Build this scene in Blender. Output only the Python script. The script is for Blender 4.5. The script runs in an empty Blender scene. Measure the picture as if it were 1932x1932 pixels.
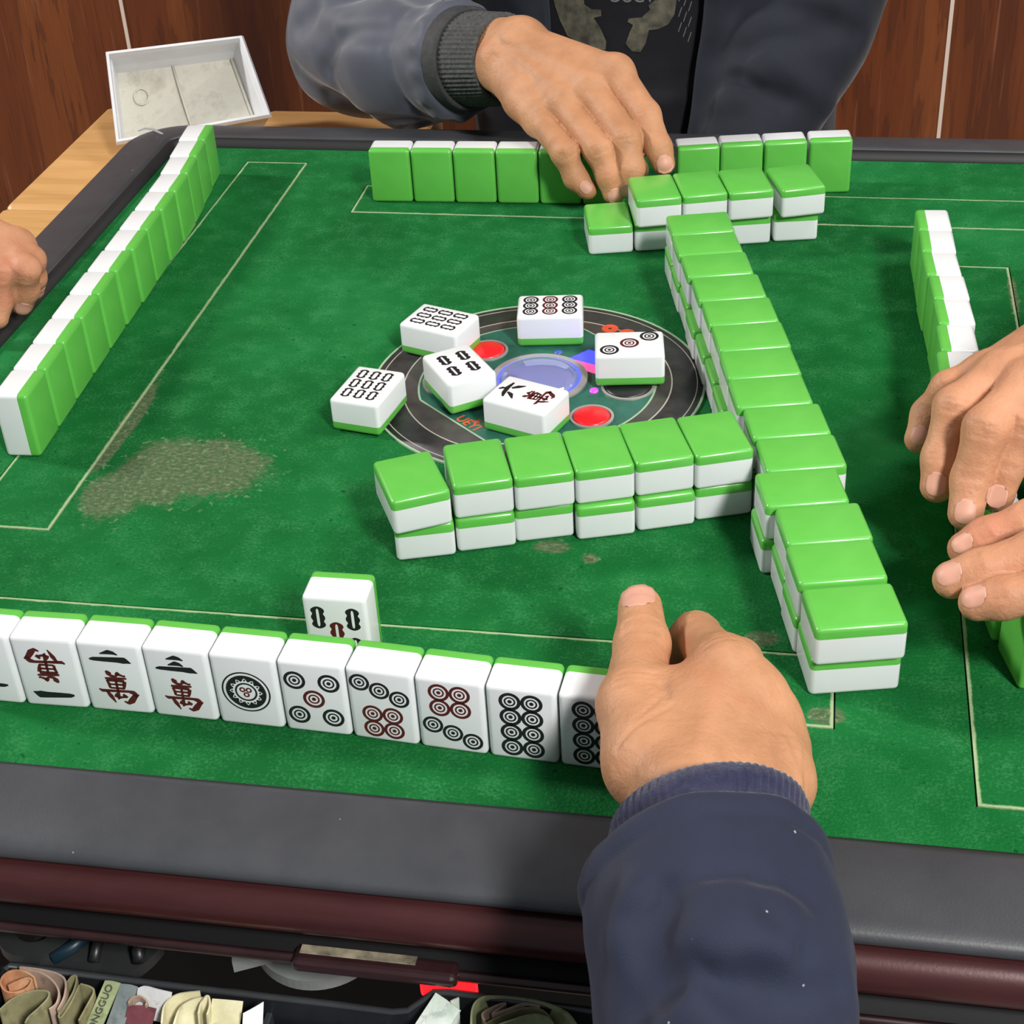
import bpy, bmesh, math, random
import numpy as np
from mathutils import Matrix, Vector
random.seed(7)
SC = bpy.context.scene
COL = SC.collection
PI = math.pi

# ---------------------------------------------------------------- camera
cd = bpy.data.cameras.new('camera'); cam = bpy.data.objects.new('camera', cd); COL.objects.link(cam)
cd.sensor_width = 36.0; cd.lens = 56.641; cd.clip_start = 0.02; cd.clip_end = 40
R3 = ((0.983776, -0.057612, 0.169897), (0.172438, 0.564928, -0.806921), (-0.049491, 0.823126, 0.565698))
M4 = Matrix.Identity(4)
for i in range(3):
    for j in range(3): M4[i][j] = R3[i][j]
M4.translation = (0.15262, -0.81997, 0.48044)
cam.matrix_world = M4
SC.camera = cam
SC.view_settings.view_transform = 'Standard'; SC.view_settings.look = 'None'
SC.view_settings.exposure = 0.0; SC.view_settings.gamma = 1.0
SC.view_settings.use_curve_mapping = False

# ---------------------------------------------------------------- light
wd = bpy.data.worlds.new('room_light'); SC.world = wd; wd.use_nodes = True
wb = wd.node_tree.nodes['Background']
wb.inputs[0].default_value = (0.86, 0.93, 1.0, 1); wb.inputs[1].default_value = 0.22

def area(name, loc, target, size, power, col=(1, 1, 1), sy=None):
    l = bpy.data.lights.new(name, 'AREA'); l.size = size; l.energy = power; l.color = col
    if sy: l.shape = 'RECTANGLE'; l.size_y = sy
    o = bpy.data.objects.new(name, l); COL.objects.link(o); o.location = loc
    o.rotation_euler = (Vector(target) - Vector(loc)).to_track_quat('-Z', 'Y').to_euler()
    return o
area('ceiling_lamp_key', (1.25, -1.75, 1.75), (0.05, 0, 0), 0.30, 82, (1.0, 0.98, 0.95), 0.5)
area('ceiling_lamp_side', (-2.6, 0.36, 1.55), (-0.1, 0.1, 0), 0.30, 72, (1.0, 0.96, 0.92), 0.3)
area('back_wall_fill', (1.5, 0.2, 1.9), (0.9, 1.1, 0.1), 0.8, 30, (1.0, 0.95, 0.88), 0.5)  # added fill light, not a known lamp; brightens the right of the back wall

# ---------------------------------------------------------------- materials
def srgb(r, g, b):
    def f(c):
        c /= 255.0
        return c / 12.92 if c <= 0.04045 else ((c + 0.055) / 1.055) ** 2.4
    return (f(r), f(g), f(b), 1)

class NT:
    def __init__(s, name):
        s.m = bpy.data.materials.new(name); s.m.use_nodes = True
        s.t = s.m.node_tree; s.b = s.t.nodes['Principled BSDF']; s.L = s.t.links
    def n(s, kind, **kw):
        nd = s.t.nodes.new(kind)
        for k, v in kw.items():
            if isinstance(k, str) and k.startswith('_'): setattr(nd, k[1:], v)
        return nd
    def link(s, a, b): s.L.new(a, b)
    def coord(s, which='Object'):
        if not hasattr(s, 'tc'): s.tc = s.n('ShaderNodeTexCoord')
        return s.tc.outputs[which]
    def mapping(s, src, scale=(1, 1, 1), rot=(0, 0, 0), loc=(0, 0, 0)):
        m = s.n('ShaderNodeMapping'); m.inputs['Scale'].default_value = scale
        m.inputs['Rotation'].default_value = rot; m.inputs['Location'].default_value = loc
        s.link(src, m.inputs['Vector']); return m.outputs[0]
    def noise(s, src, scale, detail=3, rough=0.55, dist=0.0):
        n = s.n('ShaderNodeTexNoise'); n.inputs['Scale'].default_value = scale
        n.inputs['Detail'].default_value = detail; n.inputs['Roughness'].default_value = rough
        n.inputs['Distortion'].default_value = dist
        s.link(src, n.inputs['Vector']); return n.outputs['Fac']
    def voronoi(s, src, scale, feature='F1', out='Distance'):
        n = s.n('ShaderNodeTexVoronoi'); n.feature = feature; n.inputs['Scale'].default_value = scale
        s.link(src, n.inputs['Vector']); return n.outputs[out]
    def ramp(s, fac, stops):
        r = s.n('ShaderNodeValToRGB'); e = r.color_ramp.elements
        e[0].position, e[0].color = stops[0]; e[1].position, e[1].color = stops[-1]
        for p, c in stops[1:-1]:
            x = e.new(p); x.color = c
        s.link(fac, r.inputs['Fac']); return r.outputs['Color']
    def rng(s, v, a, b, c=0.0, d=1.0, smooth=True):
        m = s.n('ShaderNodeMapRange'); m.interpolation_type = 'SMOOTHSTEP' if smooth else 'LINEAR'
        for i, x in zip((1, 2, 3, 4), (a, b, c, d)): m.inputs[i].default_value = x
        s.link(v, m.inputs[0]); return m.outputs[0]
    def math(s, op, a, b=None):
        m = s.n('ShaderNodeMath'); m.operation = op
        for i, x in enumerate((a, b)):
            if x is None: continue
            if isinstance(x, (int, float)): m.inputs[i].default_value = x
            else: s.link(x, m.inputs[i])
        return m.outputs[0]
    def mix(s, fac, a, b):
        m = s.n('ShaderNodeMix'); m.data_type = 'RGBA'
        for i, x in ((0, fac), (6, a), (7, b)):
            if isinstance(x, (int, float, tuple)): m.inputs[i].default_value = x
            else: s.link(x, m.inputs[i])
        return m.outputs[2]
    def color(s, c):
        if isinstance(c, tuple): s.b.inputs['Base Color'].default_value = c
        else: s.link(c, s.b.inputs['Base Color'])
    def set(s, **kw):
        for k, v in kw.items(): s.b.inputs[k.replace('_', ' ')].default_value = v
    def bump(s, h, strength, dist=0.001):
        b = s.n('ShaderNodeBump'); b.inputs['Strength'].default_value = strength
        b.inputs['Distance'].default_value = dist; s.link(h, b.inputs['Height'])
        s.link(b.outputs[0], s.b.inputs['Normal'])

def plain(name, c, rough=0.5, spec=0.5, metal=0.0, noise=0.0, nscale=40, bump=0.0, bscale=400, bdist=0.0005, emit=None, es=1.0):
    m = NT(name)
    if noise:
        f = m.noise(m.coord(), nscale, 4)
        lo = tuple(x * (1 - noise) for x in c[:3]) + (1,); hi = tuple(min(1, x * (1 + noise)) for x in c[:3]) + (1,)
        m.color(m.ramp(f, [(0.3, lo), (0.7, hi)]))
    else: m.color(c)
    m.set(Roughness=rough, Metallic=metal, Specular_IOR_Level=spec)
    if bump: m.bump(m.noise(m.coord(), bscale, 3), bump, bdist)
    if emit:
        m.b.inputs['Emission Color'].default_value = emit; m.b.inputs['Emission Strength'].default_value = es
    return m.m

# felt with worn edges and worn patches
def felt_material(name, rect=None):
    m = NT(name); c = m.coord()
    big = m.noise(c, 7, 4, 0.6); fine = m.noise(c, 650, 2, 0.6); mid = m.noise(c, 55, 5, 0.65)
    base = m.ramp(big, [(0.30, (0.003, 0.078, 0.016, 1)), (0.55, (0.006, 0.124, 0.026, 1)), (0.75, (0.016, 0.178, 0.046, 1))])
    sp = m.rng(m.math('ADD', m.math('MULTIPLY', fine, 0.6), m.math('MULTIPLY', mid, 0.6)), 0.56, 0.78)
    base = m.mix(m.math('MULTIPLY', sp, 0.5), base, (0.040, 0.215, 0.072, 1))
    base = m.mix(m.rng(m.noise(c, 260, 2, 0.5), 0.36, 0.24), base, (0.003, 0.07, 0.02, 1))
    # worn-through patches, where the backing shows
    patch = None
    for (cx, cy, _z), rx, ry in STAINS:
        sep = m.n('ShaderNodeVectorMath'); sep.operation = 'SUBTRACT'; m.link(c, sep.inputs[0]); sep.inputs[1].default_value = (cx, cy, 0)
        sc = m.n('ShaderNodeVectorMath'); sc.operation = 'MULTIPLY'; m.link(sep.outputs[0], sc.inputs[0]); sc.inputs[1].default_value = (1 / rx, 1 / ry, 0)
        ln = m.n('ShaderNodeVectorMath'); ln.operation = 'LENGTH'; m.link(sc.outputs[0], ln.inputs[0])
        v = m.math('SUBTRACT', 1.0, ln.outputs['Value'])
        patch = v if patch is None else m.math('MAXIMUM', patch, v)
    nz = m.math('ADD', m.math('MULTIPLY', m.noise(c, 42, 4, 0.7), 0.9), m.math('MULTIPLY', m.noise(c, 260, 3, 0.7), 0.55))
    v = m.math('ADD', patch, m.math('SUBTRACT', nz, 0.78))
    mask = m.rng(v, -0.02, 0.30)
    worn = m.ramp(m.noise(m.mapping(c, (1, 1.6, 1)), 300, 3, 0.7), [(0.33, (0.045, 0.085, 0.038, 1)), (0.55, (0.10, 0.13, 0.068, 1)), (0.7, (0.21, 0.23, 0.13, 1))])
    base = m.mix(m.math('MULTIPLY', mask, 0.86), base, worn)
    halo = m.rng(v, -0.34, 0.02)
    flecks = m.rng(m.noise(c, 190, 2, 0.6), 0.60, 0.68)
    base = m.mix(m.math('MULTIPLY', m.math('MULTIPLY', halo, flecks), 0.7), base, (0.14, 0.25, 0.11, 1))
    if rect:
        # pale rubbed edge of a trapdoor panel
        x0, x1, y0, y1 = rect
        s = m.n('ShaderNodeSeparateXYZ'); m.link(c, s.inputs[0])
        ax = m.math('SUBTRACT', (x1 - x0) / 2, m.math('ABSOLUTE', m.math('SUBTRACT', s.outputs[0], (x0 + x1) / 2)))
        ay = m.math('SUBTRACT', (y1 - y0) / 2, m.math('ABSOLUTE', m.math('SUBTRACT', s.outputs[1], (y0 + y1) / 2)))
        d = m.math('MINIMUM', ax, ay)
        d = m.math('ADD', d, m.math('MULTIPLY', m.math('SUBTRACT', m.noise(c, 90, 4, 0.7), 0.5), 0.0022))
        base = m.mix(m.math('MULTIPLY', m.rng(d, 0.0019, 0.0008), 0.85), base, (0.34, 0.44, 0.24, 1))
    m.color(base); m.set(Roughness=0.95, Specular_IOR_Level=0.1)
    m.bump(m.math('ADD', fine, m.math('MULTIPLY', mid, 0.8)), 0.5, 0.0012)
    return m.m
STAINS = [((-0.1650, -0.1099, 0.0000), .036, .036), ((-0.1926, -0.1153, 0.0000), .034, .040), ((-0.2132, -0.1387, 0.0000), .022, .03), ((-0.2320, -0.0679, 0.0000), .0065, .065),
          ((0.0333, -0.1632, -0.0000), .0115, .0065), ((0.0549, -0.1715, 0.0000), .005, .006), ((0.1433, -0.2256, 0.0000), .010, .007), ((0.0970, -0.2336, 0.0000), .025, .003),
          ((0.1733, -0.2760, 0.0000), .010, .007), ((0.2840, 0.1346, 0.0000), .0035, .032)]

def tile_white():
    m = NT('tile_resin_white'); m.color((0.72, 0.745, 0.755, 1)); m.set(Roughness=0.22, Specular_IOR_Level=0.5)
    m.b.inputs['Subsurface Weight'].default_value = 0.15; m.b.inputs['Subsurface Radius'].default_value = (0.004, 0.004, 0.004)
    m.b.inputs['Coat Weight'].default_value = 0.25; m.b.inputs['Coat Roughness'].default_value = 0.1
    m.bump(m.noise(m.coord(), 120, 2), 0.04, 0.0005); return m.m
def tile_green():
    m = NT('tile_resin_green'); f = m.noise(m.coord(), 60, 3)
    m.color(m.ramp(f, [(0.3, (0.104, 0.44, 0.062, 1)), (0.7, (0.121, 0.475, 0.075, 1))])); m.set(Roughness=0.3, Specular_IOR_Level=0.5)
    m.b.inputs['Subsurface Weight'].default_value = 0.1; m.b.inputs['Subsurface Radius'].default_value = (0.002, 0.004, 0.001)
    m.b.inputs['Coat Weight'].default_value = 0.2; m.b.inputs['Coat Roughness'].default_value = 0.15
    m.bump(m.noise(m.coord(), 500, 2), 0.05, 0.0003); return m.m
M_WHITE = tile_white(); M_GREEN = tile_green()
M_INK = plain('ink_black', (0.012, 0.012, 0.014, 1), 0.45); M_INKRED = plain('ink_dark_red', (0.085, 0.010, 0.012, 1), 0.45)

def rim_material():
    m = NT('rim_plastic'); c = m.coord()
    f = m.noise(c, 30, 5, 0.6); base = m.ramp(f, [(0.3, (0.035, 0.037, 0.042, 1)), (0.7, (0.049, 0.051, 0.057, 1))])
    s = m.rng(m.noise(m.mapping(c, (3, 40, 1), (0, 0, 0.3)), 9, 3, 0.7), 0.70, 0.80)
    base = m.mix(m.math('MULTIPLY', s, 0.35), base, (0.13, 0.13, 0.13, 1))
    dust = m.rng(m.voronoi(c, 45), 0.035, 0.018)
    base = m.mix(m.math('MULTIPLY', dust, 0.8), base, (0.45, 0.45, 0.45, 1))
    m.color(base); m.set(Roughness=0.42, Specular_IOR_Level=0.5)
    m.bump(m.noise(c, 900, 2), 0.12, 0.0004); return m.m
M_RIM = rim_material()
def maroon():
    m = NT('lacquer_maroon'); c = m.coord(); f = m.noise(m.mapping(c, (1, 6, 6)), 20, 4)
    base = m.ramp(f, [(0.3, (0.050, 0.013, 0.014, 1)), (0.7, (0.068, 0.020, 0.020, 1))])
    m.color(base); m.set(Roughness=0.3, Metallic=0.25)
    m.bump(m.noise(c, 700, 2), 0.1, 0.0003); return m.m
M_MAROON = maroon()
M_BUMP = plain('black_bumper', (0.010, 0.010, 0.011, 1), 0.55)
M_BLACK = plain('black_plastic', (0.012, 0.012, 0.014, 1), 0.4, noise=0.3)
M_DARK = plain('dark_metal', (0.02, 0.02, 0.022, 1), 0.5, noise=0.4)
M_PALEWORN = plain('worn_lacquer', (0.22, 0.19, 0.13, 1), 0.6, noise=0.6, nscale=120)

def wood_wall():
    m = NT('wood_panel_red_brown'); c = m.coord()
    v = m.mapping(c, (1.0, 1.0, 0.10))
    n = m.n('ShaderNodeTexNoise'); n.inputs['Scale'].default_value = 9; n.inputs['Detail'].default_value = 5; n.inputs['Roughness'].default_value = 0.6; n.inputs['Distortion'].default_value = 1.2
    m.link(v, n.inputs['Vector'])
    rings = m.math('FRACT', m.math('MULTIPLY', n.outputs['Fac'], 7.0))
    base = m.ramp(n.outputs['Fac'], [(0.30, (0.070, 0.014, 0.003, 1)), (0.5, (0.135, 0.032, 0.007, 1)), (0.72, (0.215, 0.062, 0.015, 1))])
    base = m.mix(m.math('MULTIPLY', m.rng(rings, 0.55, 0.98), 0.40), base, (0.05, 0.013, 0.006, 1))
    pores = m.rng(m.noise(m.mapping(c, (1, 1, 0.035)), 260, 3, 0.7), 0.52, 0.70)
    base = m.mix(m.math('MULTIPLY', pores, 0.55), base, (0.045, 0.012, 0.005, 1))
    light = m.rng(m.noise(m.mapping(c, (1, 1, 0.03)), 120, 2, 0.6), 0.62, 0.72)
    base = m.mix(m.math('MULTIPLY', light, 0.35), base, (0.30, 0.12, 0.06, 1))
    m.color(base); m.set(Roughness=0.38); return m.m
def pale_wood():
    m = NT('pale_wood'); c = m.coord()
    f = m.noise(m.mapping(c, (1.5, 14, 10)), 6, 4, 0.6)
    base = m.ramp(f, [(0.3, (0.50, 0.27, 0.095, 1)), (0.7, (0.64, 0.37, 0.145, 1))])
    k = m.rng(m.voronoi(c, 6), 0.05, 0.02)
    base = m.mix(m.math('MULTIPLY', k, 0.6), base, (0.3, 0.14, 0.05, 1))
    m.color(base); m.set(Roughness=0.4); return m.m

# ---------------------------------------------------------------- object helpers
def link(o, parent=None):
    COL.objects.link(o)
    if parent is not None: o.parent = parent
    return o
def mesh_obj(name, verts, faces, mats, parent=None, smooth=True, mi=None):
    me = bpy.data.meshes.new(name); me.from_pydata([tuple(v) for v in verts], [], [tuple(f) for f in faces])
    for m in (mats if isinstance(mats, (list, tuple)) else [mats]): me.materials.append(m)
    if mi is not None: me.polygons.foreach_set('material_index', mi)
    me.polygons.foreach_set('use_smooth', [smooth] * len(me.polygons)); me.update()
    return link(bpy.data.objects.new(name, me), parent)
def bm_obj(name, bm, mats, parent=None, smooth=True):
    me = bpy.data.meshes.new(name); bm.to_mesh(me); bm.free()
    for m in (mats if isinstance(mats, (list, tuple)) else [mats]): me.materials.append(m)
    me.polygons.foreach_set('use_smooth', [smooth] * len(me.polygons))
    return link(bpy.data.objects.new(name, me), parent)
def tag(o, label=None, cat=None, group=None, kind=None):
    if label: o['label'] = label
    if cat: o['category'] = cat
    if group: o['group'] = group
    if kind: o['kind'] = kind
    return o
def empty(name, loc=(0, 0, 0), rz=0.0):
    o = bpy.data.objects.new(name, None); o.empty_display_size = 0.01
    COL.objects.link(o); o.location = loc; o.rotation_euler = (0, 0, rz); return o
def rbox(bm, x0, x1, y0, y1, z0, z1, bev=0.0, seg=2, mat=None):
    r = bmesh.ops.create_cube(bm, size=1.0); vs = r['verts']
    bmesh.ops.scale(bm, vec=(x1 - x0, y1 - y0, z1 - z0), verts=vs)
    bmesh.ops.translate(bm, vec=((x0 + x1) / 2, (y0 + y1) / 2, (z0 + z1) / 2), verts=vs)
    if bev:
        es = list({e for v in vs for e in v.link_edges})
        r2 = bmesh.ops.bevel(bm, geom=es, offset=bev, segments=seg, profile=0.5, affect='EDGES')
    return vs
def box_obj(name, dims, mat, parent=None, bev=0.001, seg=2, M=None, smooth=False):
    bm = bmesh.new(); rbox(bm, *dims, bev, seg)
    if M is not None: bmesh.ops.transform(bm, matrix=M, verts=bm.verts)
    return bm_obj(name, bm, mat, parent, smooth)
def tube(name, pts, rad, mat, parent=None, n=12, closed=False):
    V, F = [], []; pts = [Vector(p) for p in pts]; k = len(pts)
    if not isinstance(rad, (list, tuple)): rad = [rad] * k
    up = Vector((0, 0, 1))
    for i, p in enumerate(pts):
        t = (pts[min(i + 1, k - 1)] - pts[max(i - 1, 0)]).normalized()
        a = t.cross(up if abs(t.dot(up)) < 0.95 else Vector((1, 0, 0))).normalized(); b = a.cross(t)
        for j in range(n):
            th = 2 * PI * j / n; V.append(p + (a * math.cos(th) + b * math.sin(th)) * rad[i])
    for i in range(k - 1):
        for j in range(n):
            F.append((i * n + j, i * n + (j + 1) % n, (i + 1) * n + (j + 1) % n, (i + 1) * n + j))
    F.append(tuple(range(n))[::-1]); F.append(tuple(range((k - 1) * n, k * n)))
    return mesh_obj(name, V, F, mat, parent)
def disc_ring(name, r0, r1, z0, z1, mat, parent=None, n=96, center=(0, 0)):
    V, F = [], []
    for i in range(n):
        a = 2 * PI * i / n; c, s = math.cos(a), math.sin(a)
        for r, z in ((r0, z0), (r0, z1), (r1, z1), (r1, z0)): V.append((center[0] + r * c, center[1] + r * s, z))
    for i in range(n):
        j = (i + 1) % n
        for k in range(4):
            l = (k + 1) % 4; F.append((i * 4 + k, i * 4 + l, j * 4 + l, j * 4 + k))
    return mesh_obj(name, V, F, mat, parent, smooth=False)
def lathe(name, prof, mat, parent=None, n=64, center=(0, 0, 0)):
    V, F = [], []; k = len(prof)
    for i in range(n):
        a = 2 * PI * i / n
        for r, z in prof: V.append((center[0] + r * math.cos(a), center[1] + r * math.sin(a), center[2] + z))
    for i in range(n):
        j = (i + 1) % n
        for q in range(k - 1): F.append((i * k + q, j * k + q, j * k + q + 1, i * k + q + 1))
    F.append(tuple(i * k + k - 1 for i in range(n)))
    return mesh_obj(name, V, F, mat, parent)

# ---------------------------------------------------------------- setting
M_WALL = wood_wall(); M_SEAM = plain('seam_strip', (0.62, 0.50, 0.42, 1), 0.5)
WY = 1.10
bm = bmesh.new(); rbox(bm, -2.6, 2.4, WY, WY + 0.06, -0.76, 1.9)
tag(bm_obj('wall_back', bm, M_WALL, None, False), kind='structure')
for i, (x0, _y, _z) in enumerate(((-0.7157, 1.1000, -0.1469), (0.3029, 1.1000, -0.1907)), 1):
    bm = bmesh.new(); rbox(bm, x0 - 0.0022, x0 + 0.0022, WY - 0.0015, WY + 0.001, -0.76, 1.9)
    tag(bm_obj('trim_%d' % i, bm, M_SEAM, None, False), kind='structure')
bm = bmesh.new(); rbox(bm, -2.6, 2.4, -2.4, WY + 0.06, -0.82, -0.76)
tag(bm_obj('floor', bm, plain('floor_tiles', (0.20, 0.18, 0.16, 1), 0.5, noise=0.3, nscale=3), None, False), kind='structure')

# ---------------------------------------------------------------- mahjong table
DIN, DOUT, E1, E2, FH = 0.2350, 0.2838, 0.1764, 0.3239, 0.3505
table = empty('mahjong_table', (0, 0, -0.76))
tag(table, 'green felt mahjong table with dark grey plastic rim and maroon frame', 'table')
def tchild(o):
    o.parent = table; o.matrix_parent_inverse = Matrix.Translation((0, 0, 0.76)); return o
M_FELT = felt_material('felt_green')
doors = {'n': (-E2, E1, -DOUT, -DIN), 'w': (-DOUT, -DIN, -E1, E2), 'f': (-E1, E2, DIN, DOUT), 'e': (DIN, DOUT, -E2, E1)}
GAP = 0.0008
cr = 0.012
def in_door(x, y):
    for a, b, c, d in doors.values():
        if a - GAP < x < b + GAP and c - GAP < y < d + GAP: return True
    return False
xs = sorted({-FH, FH} | {v + s for d in doors.values() for v, s in ((d[0], -GAP), (d[1], GAP))})
ys = sorted({-FH, FH} | {v + s for d in doors.values() for v, s in ((d[2], -GAP), (d[3], GAP))})
V, F = [], []; idx = {}
def vid(p):
    if p not in idx: idx[p] = len(V); V.append(p)
    return idx[p]
for i in range(len(xs) - 1):
    for j in range(len(ys) - 1):
        if in_door((xs[i] + xs[i + 1]) / 2, (ys[j] + ys[j + 1]) / 2): continue
        F.append([vid((xs[i], ys[j], 0)), vid((xs[i + 1], ys[j], 0)), vid((xs[i + 1], ys[j + 1], 0)), vid((xs[i], ys[j + 1], 0))])
# thickness
bmf = bmesh.new(); bv = [bmf.verts.new(v) for v in V]
for f in F: bmf.faces.new([bv[i] for i in f])
ext = bmesh.ops.extrude_face_region(bmf, geom=bmf.faces[:])
bmesh.ops.translate(bmf, vec=(0, 0, -0.003), verts=[e for e in ext['geom'] if isinstance(e, bmesh.types.BMVert)])
bmesh.ops.recalc_face_normals(bmf, faces=bmf.faces)
felt = tchild(bm_obj('felt', bmf, M_FELT, None, False)); felt['label'] = 'worn green felt playing surface'
for k, r in doors.items():
    o = tchild(box_obj('trapdoor', (r[0], r[1], r[2], r[3], -0.003, 0.0), felt_material('felt_green_door_' + k, r), None, 0.0))
    o['label'] = 'long felt covered trapdoor with pale rubbed edges'
o = tchild(box_obj('underlay', (-FH, FH, -FH, FH, -0.02, -0.0032), M_BLACK, None, 0.0))

def square_loop(d, r, z, n=10):
    out = []
    for q in range(4):
        cx, cy = ((d - r), (d - r)); a0 = q * PI / 2
        for i in range(n + 1):
            a = i / n * PI / 2
            x, y = (d - r) + r * math.cos(a), (d - r) + r * math.sin(a)
            c, s = math.cos(a0), math.sin(a0); out.append((x * c - y * s, x * s + y * c, z))
    return out
def sweep_square(name, prof, mat, n=10):
    L = [square_loop(d, r, z, n) for d, r, z in prof]; m = len(L[0]); V = [p for l in L for p in l]; F = []
    for i in range(len(L)):
        k = (i + 1) % len(L)
        for j in range(m): F.append((i * m + j, i * m + (j + 1) % m, k * m + (j + 1) % m, k * m + j))
    bm = bmesh.new(); bv = [bm.verts.new(v) for v in V]
    for f in F: bm.faces.new([bv[i] for i in f])
    bmesh.ops.recalc_face_normals(bm, faces=bm.faces)
    return tchild(bm_obj(name, bm, mat))
sweep_square('rim', [(0.356, .012, -.004), (0.3562, .0125, 0.0058), (0.3572, .0135, 0.0076), (0.3600, .015, 0.0080), (0.383, .034, 0.0046), (0.392, .042, 0.0024), (0.3965, .045, 0.0008),
                     (0.3988, .047, -0.0016), (0.3992, .048, -0.0035), (0.3982, .047, -0.0052), (0.392, .042, -0.0056), (0.36, .02, -0.0056)], M_RIM)['label'] = 'wide dark grey plastic rim'
sweep_square('inner_bumper', [(0.3503, .008, -.004), (0.3505, .008, 0.0012), (0.3530, .009, .0046), (0.3558, .012, .0066), (0.3568, .013, .0060), (0.3568, .013, -.004)], M_BUMP)['label'] = 'black sloping inner edge of the rim'
sweep_square('frame_moulding', [(0.39, .044, -.0068), (0.3975, .05, -.0070), (0.4020, .053, -.0085), (0.4060, .056, -.0135), (0.4075, .057, -.0185), (0.4068, .056, -.0225), (0.4045, .054, -.0250),
                     (0.398, .05, -.0262), (0.375, .04, -.0265), (0.36, .03, -.015)], M_MAROON)['label'] = 'rounded glossy maroon moulding'
sweep_square('gasket', [(0.36, .03, -.0055), (0.394, .046, -.0055), (0.394, .046, -.0072), (0.36, .03, -.0072)], M_BLACK)
M_MARD = plain('lacquer_dark_maroon', (0.026, 0.010, 0.011, 1), 0.3, noise=0.3)
M_RECESS_SHADE = plain('recess_shade_black', (0.004, 0.004, 0.005, 1), 0.6, 0.2)  # shade of the undercut and cavity put into the colour as near-black
sweep_square('lower_rail', [(0.4060, .05, -.0352), (0.4075, .05, -.0354), (0.4090, .051, -.0372), (0.4080, .05, -.0400), (0.4060, .05, -.0405)], M_MARD)
sweep_square('recess_shelf', [(0.36, .03, -.0362), (0.4058, .05, -.0362), (0.4058, .05, -.0405), (0.36, .03, -.0405)], M_RECESS_SHADE)
sweep_square('recess_band', [(0.36, .03, -.0262), (0.396, .04, -.0262), (0.396, .04, -.036), (0.36, .03, -.036)], M_RECESS_SHADE)
tchild(box_obj('housing', (-.34, .34, -.30, .34, -.24, -.021), M_RECESS_SHADE, None, 0.004))
tchild(box_obj('pedestal', (-.22, .22, -.22, .22, -.76, -.24), M_MAROON, None, 0.02))
M_GREYP = plain('grey_machine_plastic', (0.22, 0.235, 0.225, 1), 0.5, noise=0.2)
M_GREY_SHADE = plain('grey_machine_shaded', (0.022, 0.024, 0.024, 1), 0.5, noise=0.2)  # machine grey darkened, the cavity's shade painted into it
def arc_plate(name, c, r0, r1, a0, a1, mat, th=0.006, n=28):
    V, F = [], []
    for i in range(n + 1):
        a = a0 + (a1 - a0) * i / n
        for r, zz in ((r0, 0), (r1, 0), (r1, th), (r0, th)): V.append((c[0] + r * math.cos(a), c[1] + r * math.sin(a), c[2] + zz))
    for i in range(n):
        for k in range(4):
            l = (k + 1) % 4; F.append((i * 4 + k, i * 4 + l, i * 4 + 4 + l, i * 4 + 4 + k))
    F.append((0, 1, 2, 3)); F.append((n * 4 + 3, n * 4 + 2, n * 4 + 1, n * 4))
    return tchild(mesh_obj(name, V, F, mat, None, False))
arc_plate('turntable_ring', (-.0412, -.3645, -.075), .020, .029, PI, 2 * PI, M_GREYP)
arc_plate('turntable_hub', (-.0412, -.3645, -.079), .0, .020, PI, 2 * PI, M_GREY_SHADE)
arc_plate('machine_guard', (-.0570, -.3860, -.069), .0, .016, 0.6, 3.6, M_GREYP)
arc_plate('feed_ring', (-0.1654, -0.3840, -0.0700), .009, .017, PI, 2 * PI, M_GREY_SHADE)
arc_plate('feed_plate', (-0.1377, -0.3776, -0.0750), .0, .030, PI * 1.05, 1.95 * PI, M_GREY_SHADE)
tchild(tube('cable', [(-0.1529, -0.3975, -0.0680), (-0.1454, -0.3909, -0.0660), (-0.1408, -0.3860, -0.0640)], .003, plain('cable_blue', (0.008, 0.025, 0.04, 1), 0.4)))
tchild(tube('cable', [(-0.1341, -0.3965, -0.0680), (-0.1347, -0.3909, -0.0660), (-0.1348, -0.3867, -0.0640)], .0025, M_BLACK))
tchild(tube('cable', [(-0.1129, -0.3954, -0.0660), (-0.1148, -0.3915, -0.0640), (-0.1140, -0.3872, -0.0620)], .003, M_BLACK))
hx0, hx1 = (-0.0365, -0.4114, -0.0300)[0], (0.0329, -0.4116, -0.0300)[0]
h = tchild(box_obj('drawer_catch', (hx0, hx1, -.4125, -.402, -.0405, -.0335), M_MARD, None, 0.003, 3)); h['label'] = 'maroon drawer catch with worn beige top'
o = box_obj('worn_top', (hx0 + .003, hx1 - .018, -.4075, -.4030, -.0340, -.0332), M_PALEWORN, h, 0.0002)
M_RED_LED = plain('red_indicator', (0.5, 0.01, 0.01, 1), 0.3, emit=(1, 0.01, 0.015, 1), es=2.2)
lx = (0.0146, -0.4088, -0.0450)[0]
bm = bmesh.new(); rbox(bm, lx, lx + .024, -.4055, -.400, -.056, -.0412, .002)
tchild(bm_obj('indicator_light', bm, M_RED_LED))['label'] = 'glowing red indicator light'

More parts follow.
